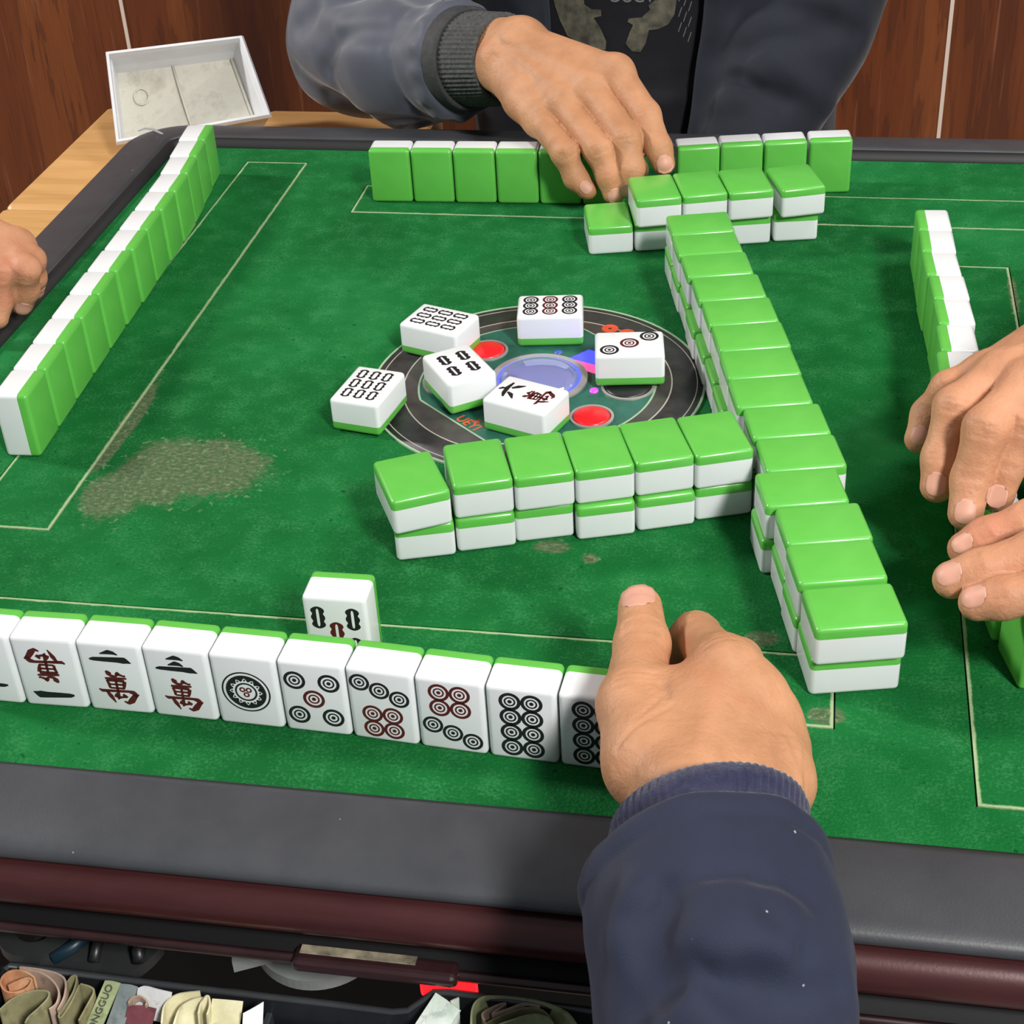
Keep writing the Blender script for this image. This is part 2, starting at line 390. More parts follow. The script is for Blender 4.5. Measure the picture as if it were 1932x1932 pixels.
# ---- centre console
def console_mat():
    m = NT('console_dark'); c = m.coord(); f = m.noise(c, 60, 5, 0.65)
    m.color(m.ramp(f, [(0.35, (0.012, 0.012, 0.013, 1)), (0.62, (0.035, 0.034, 0.034, 1)), (0.8, (0.12, 0.12, 0.12, 1))])); m.set(Roughness=0.5); return m.m
def panel_mat():
    m = NT('console_green'); c = m.coord(); f = m.noise(c, 45, 5, 0.65)
    m.color(m.ramp(f, [(0.35, (0.011, 0.080, 0.055, 1)), (0.7, (0.028, 0.135, 0.100, 1))])); m.set(Roughness=0.4); return m.m
M_CON = console_mat(); M_PAN = panel_mat()
M_CON2 = plain('console_brown_grey', (0.050, 0.045, 0.042, 1), 0.45, noise=0.35, nscale=60)
M_LINE = plain('pale_print', (0.40, 0.38, 0.33, 1), 0.5); M_LINEG = plain('pale_green_line', (0.30, 0.42, 0.28, 1), 0.6)
M_ORANGE = plain('orange_print', (0.70, 0.085, 0.03, 1), 0.45)
con = tchild(lathe('control_disc', [(0.0985, -.002), (0.0985, 0.0008), (0.078, 0.0008), (0.0001, 0.0008)], M_CON)); con['label'] = 'round control disc with red buttons and lit dome'
def cchild(o):
    o.parent = con; return o
cchild(disc_ring('edge_line', .0983, .0997, .0, .0011, M_LINEG))
cchild(disc_ring('print_line', .0945, .0951, .0006, .00092, M_LINE))
cchild(disc_ring('inner_ring', .001, .0795, .0006, .00095, M_CON2))
cchild(disc_ring('print_line', .0795, .0803, .0006, .00102, M_LINE))
# green panel: circle of radius .070 with two straight cuts
def cut_circle(r, dcut, na, n=96, inset=0.0):
    pts = []
    for i in range(n):
        a = 2 * PI * i / n; x, y = r * math.cos(a), r * math.sin(a)
        for s in (1, -1):
            nx, ny = s * math.cos(na), s * math.sin(na); q = x * nx + y * ny
            if q > dcut: x -= nx * (q - dcut); y -= ny * (q - dcut)
        pts.append((x, y))
    return pts
NA = math.atan2(-0.0473, -0.0449) + 0.04
def prism2d(name, pts, z0, z1, mat):
    n = len(pts); V = [(x, y, z0) for x, y in pts] + [(x, y, z1) for x, y in pts]
    F = [tuple(range(n))[::-1], tuple(range(n, 2 * n))] + [(i, (i + 1) % n, n + (i + 1) % n, n + i) for i in range(n)]
    return mesh_obj(name, V, F, mat, None, False)
cchild(prism2d('print_line', cut_circle(.0712, .0640, NA), .0008, .00115, M_LINEG))
pan = cchild(prism2d('green_panel', cut_circle(.0700, .0628, NA), .0009, .00130, M_PAN))
M_CHROME = plain('grey_bezel', (0.38, 0.36, 0.34, 1), 0.35, metal=0.3)
M_REDB = plain('red_button', (0.60, 0.012, 0.016, 1), 0.3, emit=(1.0, 0.02, 0.03, 1), es=0.25)
for (bx, by, bz), mat, r in (((0.0377, -0.0375, 0.0010), M_REDB, .0112), ((-0.0366, 0.0345, 0.0010), M_REDB, .0112), ((0.0544, -0.0016, 0.0010), M_BLACK, .0142), ((-0.0527, -0.0054, 0.0010), M_BLACK, .0142)):
    cchild(disc_ring('button_bezel', r, r + .0016, .0011, .0022, M_CHROME, None, 48, (bx, by)))
    o = cchild(lathe('push_button', [(r - .0006, .0), (r - .0006, .0012), (r - .002, .0019), (.0002, .0021)], mat, None, 48, (bx, by, .001)))
    if mat is M_REDB: o['label'] = 'round red push button'
dc = (0.0008, 0.0027)
cchild(disc_ring('dome_bezel', .0252, .0290, .0011, .0028, M_CHROME, None, 72, dc))
M_BLUE = plain('blue_led_ring', (0.02, 0.02, 0.6, 1), 0.3, emit=(0.02, 0.03, 1.0, 1), es=7.0)
cchild(lathe('blue_light_ring', [(0.0252, .0012), (.0250, .0024), (.0238, .0026), (.0236, .0014)], M_BLUE, None, 72, (dc[0], dc[1], 0)))
def dome_mat():
    m = NT('dome_plastic'); m.color((0.17, 0.19, 0.33, 1)); m.set(Roughness=0.08, Specular_IOR_Level=0.7)
    m.b.inputs['Coat Weight'].default_value = 0.6; m.b.inputs['Emission Color'].default_value = (0.06, 0.08, 0.8, 1); m.b.inputs['Emission Strength'].default_value = 0.16
    return m.m
cchild(lathe('dome', [(0.0240, .0015), (.0225, .0042), (.018, .0062), (.011, .0078), (.004, .0085), (.0002, .0086)], dome_mat(), None, 72, (dc[0], dc[1], 0)))['label'] = 'clear bluish dice dome'
M_MAG = plain('magenta_led', (0.6, 0.02, 0.6, 1), 0.3, emit=(1.0, 0.05, 1.0, 1), es=2.0)
M_DIM = plain('blue_led_dim', (0.05, 0.07, 0.25, 1), 0.3, emit=(0.05, 0.07, 0.5, 1), es=0.5)
M_PINK = plain('pink_lit_window', (0.7, 0.03, 0.12, 1), 0.3, emit=(1.0, 0.06, 0.20, 1), es=1.8)
M_BLUW = plain('blue_lit_window', (0.03, 0.03, 0.6, 1), 0.3, emit=(0.03, 0.04, 1.0, 1), es=2.5)
cchild(lathe('indicator_led', [(.0027, .0011), (.0024, .0020), (.0002, .0024)], M_MAG, None, 24, (0.0351, -0.0078, 0.0000)))
cchild(lathe('indicator_led', [(.0027, .0011), (.0024, .0018), (.0002, .0020)], M_DIM, None, 24, (0.0073, 0.0367, 0.0000)))
w1 = [(0.0153, 0.0295, 0.0014), (0.0254, 0.0410, 0.0014), (0.0309, 0.0388, 0.0014), (0.0325, 0.0218, 0.0014)]
w2 = [(0.0154, 0.0289, 0.0014), (0.0325, 0.0218, 0.0014), (0.0345, 0.0117, 0.0014), (0.0266, 0.0155, 0.0014)]
for nm, w, mt in (('wind_window', w1, M_BLUW), ('wind_window', w2, M_PINK)):
    cchild(prism2d(nm, [(a, b) for a, b, c in w][::-1], .0011, .0016, mt))
def text_mesh(name, s, size, mat, M, depth=0.0):
    cu = bpy.data.curves.new(name, 'FONT'); cu.body = s; cu.size = size; cu.align_x = 'CENTER'; cu.align_y = 'CENTER'; cu.extrude = depth; cu.offset = size * 0.012
    ob = bpy.data.objects.new(name, cu); COL.objects.link(ob)
    me = bpy.data.meshes.new_from_object(ob.evaluated_get(bpy.context.evaluated_depsgraph_get()))
    bpy.data.objects.remove(ob)
    me.transform(M); me.materials.clear(); me.materials.append(mat)
    return link(bpy.data.objects.new(name, me))
a = NA + PI / 2
cchild(text_mesh('logo_lettering', 'UEYI', .0095, M_ORANGE, Matrix.Translation((-.0318, -.0505, .00140)) @ Matrix.Rotation(a, 4, 'Z') @ Matrix.Diagonal((0.95, 1.0, 1, 1))))
st = []
sx, sy, _ = (-0.0266, -0.0482, 0.0014)
for i in range(10):
    r = .0026 if i % 2 == 0 else .0011; st.append((sx + r * math.cos(PI * i / 5 + .3), sy + r * math.sin(PI * i / 5 + .3)))
cchild(prism2d('logo_star', st, .0012, .00142, M_ORANGE))
for (gx, gy, _z), rr in (((0.0349, 0.0700, 0.0010), .0052), ((0.0461, 0.0653, 0.0010), .0048)):
    g = cchild(disc_ring('logo_badge', .0012, rr, .0009, .00112, M_ORANGE, None, 28, (gx, gy)))

# ---- felt-side scratches on the far left rim corner
def ribbon(name, pts, w, mat, parent=None, th=0.0003):
    V, F = [], []
    for i, p in enumerate(pts):
        q = Vector(pts[min(i + 1, len(pts) - 1)]) - Vector(pts[max(i - 1, 0)]); nrm = Vector((-q.y, q.x, 0)).normalized() * (w[i] if isinstance(w, list) else w)
        V += [Vector(p) + nrm, Vector(p) - nrm, Vector(p) - nrm + Vector((0, 0, -th)), Vector(p) + nrm + Vector((0, 0, -th))]
    for i in range(len(pts) - 1):
        for k in range(4): F.append((i * 4 + k, i * 4 + (k + 1) % 4, i * 4 + 4 + (k + 1) % 4, i * 4 + 4 + k))
    F.append((0, 1, 2, 3)); k = len(V) - 4; F.append((k + 3, k + 2, k + 1, k))
    return mesh_obj(name, V, F, mat, parent, False)
M_SCR = plain('rim_scratch', (0.30, 0.30, 0.30, 1), 0.6)
tchild(ribbon('rim_scratch', [(-0.3917, 0.3705, 0.0052), (-0.3880, 0.3765, 0.0052), (-0.3801, 0.3741, 0.0054), (-0.3627, 0.3585, 0.0064)], [.0012, .0018, .0016, .0008], M_SCR))

# ---------------------------------------------------------------- mahjong tiles
TW, TH, TT, TG = 0.0303, 0.0405, 0.0207, 0.0058
def tile_meshes():
    def base():
        bm = bmesh.new(); rbox(bm, -TW / 2, TW / 2, -TH / 2, TH / 2, -TT / 2, TT / 2, .0024, 4); return bm
    cut = -TT / 2 + TG; out = []
    for keep_up, nm, m in ((True, 'tile_body', M_WHITE), (False, 'tile_back', M_GREEN)):
        bm = base()
        r = bmesh.ops.bisect_plane(bm, geom=bm.verts[:] + bm.edges[:] + bm.faces[:], plane_co=(0, 0, cut), plane_no=(0, 0, 1), clear_inner=keep_up, clear_outer=not keep_up)
        ed = [e for e in r['geom_cut'] if isinstance(e, bmesh.types.BMEdge)]
        bmesh.ops.contextual_create(bm, geom=ed)
        bmesh.ops.recalc_face_normals(bm, faces=bm.faces)
        me = bpy.data.meshes.new(nm); bm.to_mesh(me); bm.free(); me.materials.append(m)
        for p in me.polygons: p.use_smooth = p.area < 4e-5 and len(p.vertices) <= 4
        for p in me.polygons: p.use_smooth = True
        try: me.set_sharp_from_angle(angle=math.radians(40))
        except Exception: pass
        out.append(me)
    return out
ME_BODY, ME_BACK = tile_meshes()

class Mark:
    """flat painted engraving on a tile face, drawn in the face's own x/y"""
    def __init__(s): s.v, s.f, s.m = [], [], []
    def poly(s, pts, mat=0):
        k = len(s.v); s.v += [(x, y, TT / 2 + .00008) for x, y in pts]; s.f.append(tuple(range(k, k + len(pts)))); s.m.append(mat)
    def strip(s, outer, inner, mat=0):
        n = len(outer)
        for i in range(n):
            j = (i + 1) % n; s.poly([outer[i], outer[j], inner[j], inner[i]], mat)
    def circ(s, cx, cy, r, n=28): return [(cx + r * math.cos(2 * PI * i / n), cy + r * math.sin(2 * PI * i / n)) for i in range(n)]
    def dot(s, cx, cy, R, mat=0, w=1.0):
        s.strip(s.circ(cx, cy, R), s.circ(cx, cy, R * (1 - .29 * w)), mat)
        s.strip(s.circ(cx, cy, R * .53), s.circ(cx, cy, R * .37), mat)
        s.poly(s.circ(cx, cy, R * .20, 14), mat)
    def stick(s, cx, cy, L, wd, mat=0, slot=.30, th=0.9):
        n = 48; out, inn = [], []
        for i in range(n):
            a = 2 * PI * i / n; c, q = math.cos(a), math.sin(a)
            y = q * L; k = abs(math.sin(1.5 * PI * (q * .98 + 1) / 1.0))
            wv = wd * (0.62 + 0.38 * abs(math.cos(1.5 * PI * q)) ** .7)
            x = math.copysign(min(1, (1 - abs(q) ** 6)) ** .5 * wv, c) if abs(c) > 1e-6 else 0
            out.append((cx + x, cy + y))
            inn.append((cx + math.copysign((1 - abs(q) ** 6) ** .5 * wd * slot, c) if abs(c) > 1e-6 else cx, cy + q * L * th))
        s.strip(out, inn, mat)
    def stroke(s, pts, mat=0):
        """pts: (x, y, half width) – a brush stroke"""
        P = []
        for i in range(len(pts) - 1):
            a, b = pts[i], pts[i + 1]
            for k in range(4): P.append(tuple(a[j] + (b[j] - a[j]) * k / 4 for j in range(3)))
        P.append(pts[-1]); L, Rr = [], []
        for i, p in enumerate(P):
            q0, q1 = P[max(i - 1, 0)], P[min(i + 1, len(P) - 1)]; dx, dy = q1[0] - q0[0], q1[1] - q0[1]; l = math.hypot(dx, dy) or 1
            L.append((p[0] - dy / l * p[2], p[1] + dx / l * p[2])); Rr.append((p[0] + dy / l * p[2], p[1] - dx / l * p[2]))
        for i in range(len(P) - 1): s.poly([L[i], Rr[i], Rr[i + 1], L[i + 1]], mat)
    def mesh(s, name):
        me = bpy.data.meshes.new(name); me.from_pydata(s.v, [], s.f); me.materials.append(M_INK); me.materials.append(M_INKRED)
        me.polygons.foreach_set('material_index', s.m); me.update(); return me
def wan(m, cx, cy, k, mat=1):
    """the character for ten thousand, in brush strokes"""
    def S(*pts): m.stroke([(cx + x * k, cy + y * k, w * k * 1.45) for x, y, w in pts], mat)
    S((-.42, 1.02, .05), (-.30, .86, .11), (-.22, .72, .06), (.05, .70, .04), (.15, .86, .08), (.22, .98, .05))
    S((.15, .86, .07), (.50, .72, .04), (.55, .80, .03))
    S((-.55, .52, .05), (.0, .55, .07), (.60, .60, .04))
    S((-.48, .42, .04), (-.40, .20, .06), (-.38, -.10, .05)); S((-.48, .40, .05), (.0, .42, .06), (.46, .40, .07)); S((.46, .40, .07), (.40, .15, .07), (.34, -.10, .04))
    S((-.40, .16, .04), (.40, .17, .05)); S((-.38, -.08, .04), (.36, -.07, .05)); S((.0, .44, .05), (.0, .10, .05), (-.02, -.70, .06), (-.10, -.82, .03))
    S((-1.0, -.20, .03), (-.85, -.30, .07), (-.2, -.27, .06), (.55, -.24, .06), (.80, -.30, .10), (.95, -.45, .09), (1.08, -.40, .02))
    S((-.62, -.28, .05), (-.45, -.62, .09), (-.30, -.95, .04), (-.25, -1.05, .02)); S((.92, -.42, .09), (.62, -.85, .12), (.42, -1.02, .07), (.20, -.92, .03))
    S((-.08, -.42, .04), (-.22, -.62, .05), (.05, -.68, .05), (.34, -.60, .05)); S((.22, -.45, .05), (.42, -.66, .07))
def num_stroke(m, cx, cy, L, k=1.0, mat=0):
    m.stroke([(cx - L, cy - .0002, .0004 * k), (cx - L * .8, cy + .0001, .0010 * k), (cx - L * .3, cy + .0002, .0012 * k), (cx + L * .3, cy + .0004, .0014 * k), (cx + L * .7, cy + .0003, .0017 * k), (cx + L, cy - .0010, .0002 * k)], mat)
def peak(m, cx, cy, L, mat=0):
    m.stroke([(cx - L, cy - .0008, .0003), (cx - L * .4, cy - .0001, .0009), (cx, cy + .0004, .0013), (cx + L * .5, cy + .0001, .0010), (cx + L, cy - .0009, .0003)], mat)
def face(kind):
    m = Mark()
    if kind == 'wan1': num_stroke(m, 0, .0122, .0098, 1.25); wan(m, 0, -.0045, .0092)
    elif kind == 'wan2': peak(m, 0, .0150, .0042); num_stroke(m, 0, .0108, .0098, 1.1); wan(m, 0.0005, -.0048, .0090)
    elif kind == 'wan3': peak(m, 0, .0152, .0040); peak(m, 0, .0119, .0036); num_stroke(m, 0, .0088, .0098, 1.0); wan(m, 0.0005, -.0055, .0086)
    elif kind == 'wan6':
        m.stroke([(-.0015, .0168, .0006), (.0004, .0152, .0011), (.0008, .0132, .0005)]); m.stroke([(-.0080, .0105, .0005), (-.0040, .0120, .0013), (.002, .0128, .0014), (.0080, .0122, .0006)])
        m.stroke([(-.0024, .0104, .0006), (-.0040, .0075, .0014), (-.0078, .0045, .0004)]); m.stroke([(.0022, .0104, .0008), (.0050, .0075, .0015), (.0074, .0042, .0004)]); wan(m, 0, -.0078, .0080)
    elif kind == 'dot1':
        R = .0113
        m.strip(m.circ(0, 0, R, 64), m.circ(0, 0, R * .93, 64)); m.strip(m.circ(0, 0, R * .83, 64), m.circ(0, 0, R * .78, 64))
        n = 60; o = [(R * .78 * math.cos(2 * PI * i / n), R * .78 * math.sin(2 * PI * i / n)) for i in range(n)]
        q = [(R * (.60 + .085 * math.cos(12 * 2 * PI * i / n)) * math.cos(2 * PI * i / n), R * (.60 + .085 * math.cos(12 * 2 * PI * i / n)) * math.sin(2 * PI * i / n)) for i in range(n)]
        m.strip(o, q)
        for k in range(12):
            a = 2 * PI * k / 12; m.poly(m.circ(R * .58 * math.cos(a), R * .58 * math.sin(a), R * .045, 10))
        m.strip(m.circ(0, 0, R * .46, 48), m.circ(0, 0, R * .38, 48))
        for x, y in ((-.14, .10), (.12, .10), (0.0, -.14)):
            m.strip(m.circ(R * x, R * y, R * .13, 14), m.circ(R * x, R * y, R * .06, 14), 1)
    elif kind == 'dot3':
        for x, y, c in ((-.0078, .0118, 0), (0, 0, 1), (.0078, -.0118, 0)): m.dot(x, y, .0056, c)
    elif kind == 'dot5':
        for x, y, c in ((-.0078, .0098, 0), (.0078, .0098, 0), (0, 0, 1), (-.0078, -.0098, 0), (.0078, -.0098, 0)): m.dot(x, y, .0050, c)
    elif kind == 'dot7':
        for x, y in ((-.0090, .0128), (-.0003, .0093), (.0084, .0058)): m.dot(x, y, .0046, 0)
        for x in (-.0046, .0046):
            for y in (-.0043, -.0128): m.dot(x, y, .0047, 1)
    elif kind == 'dot8':
        for x in (-.0047, .0047):
            for i in range(4): m.dot(x, .0128 - i * .00855, .0048, 0, 1.1)
        for i in range(3):
            y = .0128 - (i + .5) * .00855
            for sx in (-1, 1): m.poly([(sx * .0047, y - .0012), (sx * .0047 - .0014, y), (sx * .0047, y + .0012), (sx * .0047 + .0014, y)])
    elif kind == 'dot9':
        for i, x in enumerate((-.0076, 0, .0076)):
            for j, y in enumerate((.0120, 0, -.0120)): m.dot(x, y, .0048, 1 if j == 1 else 0)
    elif kind == 'bam4':
        for x in (-.0060, .0060):
            for y in (.0072, -.0072): m.stick(x, y, .0058, .0034, 0, .20, .80)
    elif kind == 'bam5':
        for x, y, c in ((-.0082, .0085, 0), (.0082, .0085, 0), (0, 0, 1), (-.0082, -.0085, 0), (.0082, -.0085, 0)): m.stick(x, y, .0064, .0034, c, .20, .80)
    elif kind == 'bam9':
        for x in (-.0078, 0, .0078):
            for y in (.0108, 0, -.0108): m.stick(x, y, .0049, .0029, 0, .42, .76)
    return m.mesh('tile_marking')
FACES = {}
def tile(x, y, rz, mode, label, group, z=0.0, kind=None, flip=False, lean=0.0):
    root = empty('mahjong_tile', (x, y, z), rz); tag(root, label, 'mahjong tile', group)
    if mode == 'up': Rm, hz = Matrix.Identity(4), TT / 2
    elif mode == 'down': Rm, hz = Matrix.Rotation(PI, 4, 'Y'), TT / 2
    else:  # standing, face towards local -y
        Rm, hz = Matrix.Rotation(PI / 2, 4, 'X'), TH / 2
        if flip: Rm = Matrix.Rotation(PI, 4, 'Y') @ Rm
    Mx = Matrix.Translation((0, 0, hz)) @ (Matrix.Rotation(lean, 4, 'X') @ Rm)
    for nm, me in (('tile_body', ME_BODY), ('tile_back', ME_BACK)):
        o = link(bpy.data.objects.new(nm, me), root); o.matrix_local = Mx
    if kind:
        if kind not in FACES: FACES[kind] = face(kind)
        o = link(bpy.data.objects.new('tile_marking', FACES[kind]), root); o.matrix_local = Mx
    return root
ORD = ['first', 'second', 'third', 'fourth', 'fifth', 'sixth', 'seventh', 'eighth', 'ninth', 'tenth', 'eleventh', 'twelfth', 'thirteenth', 'fourteenth']
D = math.radians
def front_edge(mx, my, deg, depth):
    """centre of a tile whose near bottom edge has this midpoint"""
    return mx - math.sin(D(deg)) * depth / 2, my + math.cos(D(deg)) * depth / 2

# near player's hand, faces towards the camera
seam = [(-.2187, -.3113), (-.1875, -.3118), (-.1561, -.3112), (-.1249, -.3114), (-.0941, -.3125), (-.0623, -.3136), (-.0315, -.3148), (-.0005, -.3172), (.0305, -.3195), (.0618, -.3213), (.0930, -.3230)]
NEAR = [('wan3', True, 'standing tile cut off by the left picture edge, two black stroke tips showing'),
        ('wan1', True, 'standing tile with the ten thousand character upside down over one black stroke'),
        ('wan2', False, 'standing tile with two black strokes above a red ten thousand character'),
        ('wan3', False, 'standing tile with three black strokes above a red ten thousand character'),
        ('dot1', False, 'standing tile with one large patterned circle'),
        ('dot5', False, 'standing tile with five circles, the middle one red'),
        ('dot7', False, 'standing tile with three black circles above four red ones'),
        ('dot7', True, 'standing tile with four red circles above three black ones'),
        ('dot8', False, 'standing tile with eight black circles, fully visible beside its half covered twin'),
        ('dot8', False, 'standing tile with eight black circles half covered by the reaching hand')]
for i, (k, fl, lab) in enumerate(NEAR):
    (ax, ay), (bx, by) = seam[i], seam[i + 1]; a = math.degrees(math.atan2(by - ay, bx - ax))
    x, y = front_edge((ax + bx) / 2, (ay + by) / 2, a, TT)
    tile(x, y, D(a), 'stand', lab, 'tiles standing in the near row', 0, k, fl)
tile(-.0487, -.2580, D(0.5), 'stand', 'single tile of black and red bamboo sticks standing behind the near row', None, 0, 'bam5')

# left player's row, green backs towards the table centre
lx_ = [-.2690, -.2708, -.2728, -.2743, -.2761, -.2772, -.2782, -.2800, -.2813, -.2828, -.2862, -.2905, -.2948]
ly_ = [-.1090, -.0778, -.0464, -.0152, .0165, .0482, .0796, .1105, .1423, .1735, .2048, .2360, .2673]
for i in range(13):
    x, y = lx_[i] - TT / 2 - .0005, ly_[i] + TW / 2 + .0004
    lab = ('green-backed tile at the near end of the left standing row, its white end showing' if i == 0 else
           'green-backed tile at the far end of the left standing row, by the rim corner' if i == 12 else
           'green-backed tile in the left standing row, %s from the near end' % ORD[i])
    tile(x, y, D(-90 + 3.0 + (3 if i > 9 else 0)), 'stand', lab, 'tiles standing in the left row')

# far player's row
for i in range(6):
    x0 = -.1643 + i * .0312; a = 2.2
    x, y = front_edge(x0 + TW / 2, .2538 + i * .0009, a, TT)
    lab = ('green-backed tile at the left end of the far standing row' if i == 0 else
           'green-backed tile of the far row behind the little finger, hand shadow across it' if i == 4 else
           'green-backed tile of the far row mostly hidden by the reaching fingers' if i == 5 else
           'green-backed tile in the far standing row, %s from its left end' % ORD[i])
    tile(x, y, D(180 + a), 'stand', lab, 'tiles standing in the far row, left of the hand')
for i, (mx, my, a) in enumerate([(.0741, .2705, 12), (.1043, .2775, 11), (.1351, .2830, 11), (.1665, .2885, 8)]):
    x, y = front_edge(mx, my, a, TT)
    lab = ('green-backed tile of the far row just right of the reaching hand', 'green-backed tile of the far row behind the stack, second right of the hand',
           'green-backed tile of the far row behind the stack, third right of the hand', 'green-backed tile at the right end of the far standing row')[i]
    tile(x, y, D(180 + a), 'stand', lab, 'tiles standing in the far row, right of the hand')

# right player's row
ry = [.1441, .1130, .0805, .0497, .0188, -.0125, -.0436, -.0925, -.1236, -.1548, -.1860, -.2172, -.2500]
rx = [.2218, .2228, .2245, .2275, .2290, .2288, .2272, .2325, .2355, .2385, .2420, .2465, .2560]
ra = [3, 2, 4, 4, 4, 3, 2, 4, 5, 6, 7, 9, 14]
for i in range(13):
    a = ra[i]; g = rx[i] + .0004; c, s = math.cos(D(a)), math.sin(D(a))
    x, y = g + TT / 2 * c - TW / 2 * s, ry[i] + TW / 2 * c + TT / 2 * s
    lab = ('tile at the far end of the right standing row' if i == 0 else 'tile of the right row just above the far hand, white top showing' if i == 6 else
           'tile at the near end of the right row, green back below the lower hand' if i == 12 else
           'tile in the right standing row, %s from its far end' % ORD[i] if i < 6 else
           'tile of the right row under the hands, %s from its near end' % ORD[12 - i])
    tile(x, y, D(90 + a), 'stand', lab, 'tiles standing in the right row')

# near wall, two layers
NB = [(-.0274, -.1806, 17), (.0018, -.1695, 18.0), (.0301, -.1580, 17.6), (.0609, -.1530, 17.5), (.0905, -.1416, 19), (.1190, -.1290, 19)]
NTp = [(-.0262, -.1848, 27.5), (.0020, -.1698, 19.6), (.0314, -.1604, 18.4), (.0607, -.1510, 18.8), (.0898, -.1405, 20), (.1189, -.1312, 19.8)]
for i in range(6):
    for L, nm, z in ((NB, 'bottom', 0.0), (NTp, 'top', TT + .0002)):
        mx, my, a = L[i]; x, y = front_edge(mx, my, a, TH)
        pos = 'at the left end' if i == 0 else 'at the right end' if i == 5 else '%s from the left' % ORD[i]
        lab = 'green-backed tile in the %s layer of the short near stack, %s' % (nm, pos)
        if i == 0 and nm == 'top': lab = 'green-backed tile turned askew on the left end of the near stack'
        tile(x, y, D(a), 'down', lab, 'tiles stacked in the near wall', z)

# long wall down the right, two layers
CT = [(.0884, .1284), (.0953, .0983), (.10325, .0696), (.11245, .0391), (.1208, .0090), (.12855, -.0203), (.13515, -.05095), (.1419, -.08095), (.15165, -.1104), (.1597, -.14045), (.1609, -.1715), (.17185, -.20125), (.17805, -.23115), (.18615, -.26355)]
for i, (mx, my) in enumerate(CT):
    a = 13.4; x, y = front_edge(mx, my - .0006, a, TW)
    c, s = math.cos(D(a)), math.sin(D(a))
    pos = 'at the far end' if i == 0 else 'at the near end' if i == 13 else '%s from the far end' % ORD[i]
    tile(x, y, D(a - 90), 'down', 'green-backed tile in the top layer of the long double wall, %s' % pos, 'tiles stacked in the long wall', TT + .0002)
    du = -.0006 if i < 3 else -.0034 if i < 8 else -.0012 if i in (8, 9, 10) else -.0006 if i < 13 else .0002
    dv = .0006 if i < 13 else .0044
    if i == 13: a = 13.0
    tile(x + c * du - s * dv, y + s * du + c * dv, D(a - 90), 'down', 'white-sided tile in the bottom layer of the long double wall, %s' % pos, 'tiles stacked in the long wall', 0.0)

# far stack
FB = [(.0225, .1778, 12.8), (.0530, .1853, 13), (.0825, .1922, 13), (.1139, .1990, 12.5), (.1452, .2066, 11)]
for i, (mx, my, a) in enumerate(FB):
    x, y = front_edge(mx, my, a, TH)
    lab = ('uncovered tile in front of the reaching fingers, left end of the far stack' if i == 0 else 'bottom tile at the right end of the far stack' if i == 4 else
           'bottom tile of the far stack, %s from its left end' % ORD[i])
    tile(x, y, D(a), 'down', lab, 'tiles in the far stack')
for i, (mx, my, a) in enumerate([(.0553, .1784, 15.5), (.0853, .1868, 16.2), (.1154, .1938, 15.2), (.1497, .2010, 18.6)]):
    x, y = front_edge(mx, my, a, TH)
    lab = ('top tile of the far stack touching the index fingertip', 'top tile of the far stack, second from the left', 'top tile of the far stack, third from the left', 'top tile at the right end of the far stack, overhanging')[i]
    tile(x, y, D(a), 'down', lab, 'tiles in the far stack', TT + .0002)

# discards face up around the console; local +y is the top of the marking
def discard(corners, kind, lab, rot, z):
    (a, b, c, d) = [Vector(q) for q in corners]; ctr = (a + b + c + d) / 4; u = ((b - a) + (c - d)).normalized()
    ang = math.atan2(u.y, u.x) + rot
    tile(ctr.x, ctr.y, ang, 'up', lab, 'discarded tiles face up around the console', z, kind)
discard([(-.088, .0267), (-.0522, .0129), (-.0409, .0448), (-.0817, .0569)], 'bam9', 'face-up tile of nine bamboo sticks at the back left of the console', PI / 2, .0014)
discard([(-.0192, .0422), (.0228, .047), (.0184, .0745), (-.0237, .0683)], 'dot9', 'face-up tile of nine circles at the back of the console', PI / 2, .0014)
discard([(.0351, -.0066), (.0768, -.003), (.0734, .0287), (.0314, .0211)], 'dot3', 'face-up tile of three circles in a diagonal line', PI / 2, .0036)
discard([(-.1085, -.0659), (-.0795, -.0717), (-.0708, -.0287), (-.102, -.0236)], 'bam9', 'face-up tile of nine bamboo sticks leftmost, on the console edge', 0, .0012)
discard([(-.045, -.0466), (-.0198, -.0281), (-.0379, .0018), (-.064, -.0164)], 'bam4', 'face-up tile of four bamboo sticks on the console', 0, .0036)
discard([(-.0215, -.058), (.0163, -.07), (.0266, -.044), (-.0116, -.0274)], 'wan6', 'face-up tile with black six and red ten thousand characters', PI / 2, .0014)
# ---------------------------------------------------------------- smooth solid modelling (signed distance -> mesh)
f32 = np.float32
def A(p): return np.array(p, dtype=f32)
def cone(P, a, b, ra, rb):
    a, b = A(a), A(b); ab = b - a; L2 = float(ab @ ab) + 1e-12
    t = np.clip(((P - a) @ ab) / L2, 0, 1)
    q = P - a - t[:, None] * ab
    return np.sqrt(np.einsum('ij,ij->i', q, q)) - (ra + (rb - ra) * t)
def smin(a, b, k):
    h = np.maximum(k - np.abs(a - b), 0) / k
    return np.minimum(a, b) - h * h * k * 0.25
def smax(a, b, k): return -smin(-a, -b, k)
def chain(P, pts, rad, k=0.004):
    d = None
    for i in range(len(pts) - 1):
        c = cone(P, pts[i], pts[i + 1], rad[i], rad[i + 1]); d = c if d is None else smin(d, c, k)
    return d
def bump(P, a, b, w):
    a, b = A(a), A(b); ab = b - a; L2 = float(ab @ ab) + 1e-12
    t = np.clip(((P - a) @ ab) / L2, 0, 1); q = P - a - t[:, None] * ab
    return np.exp(-np.einsum('ij,ij->i', q, q) / (w * w))
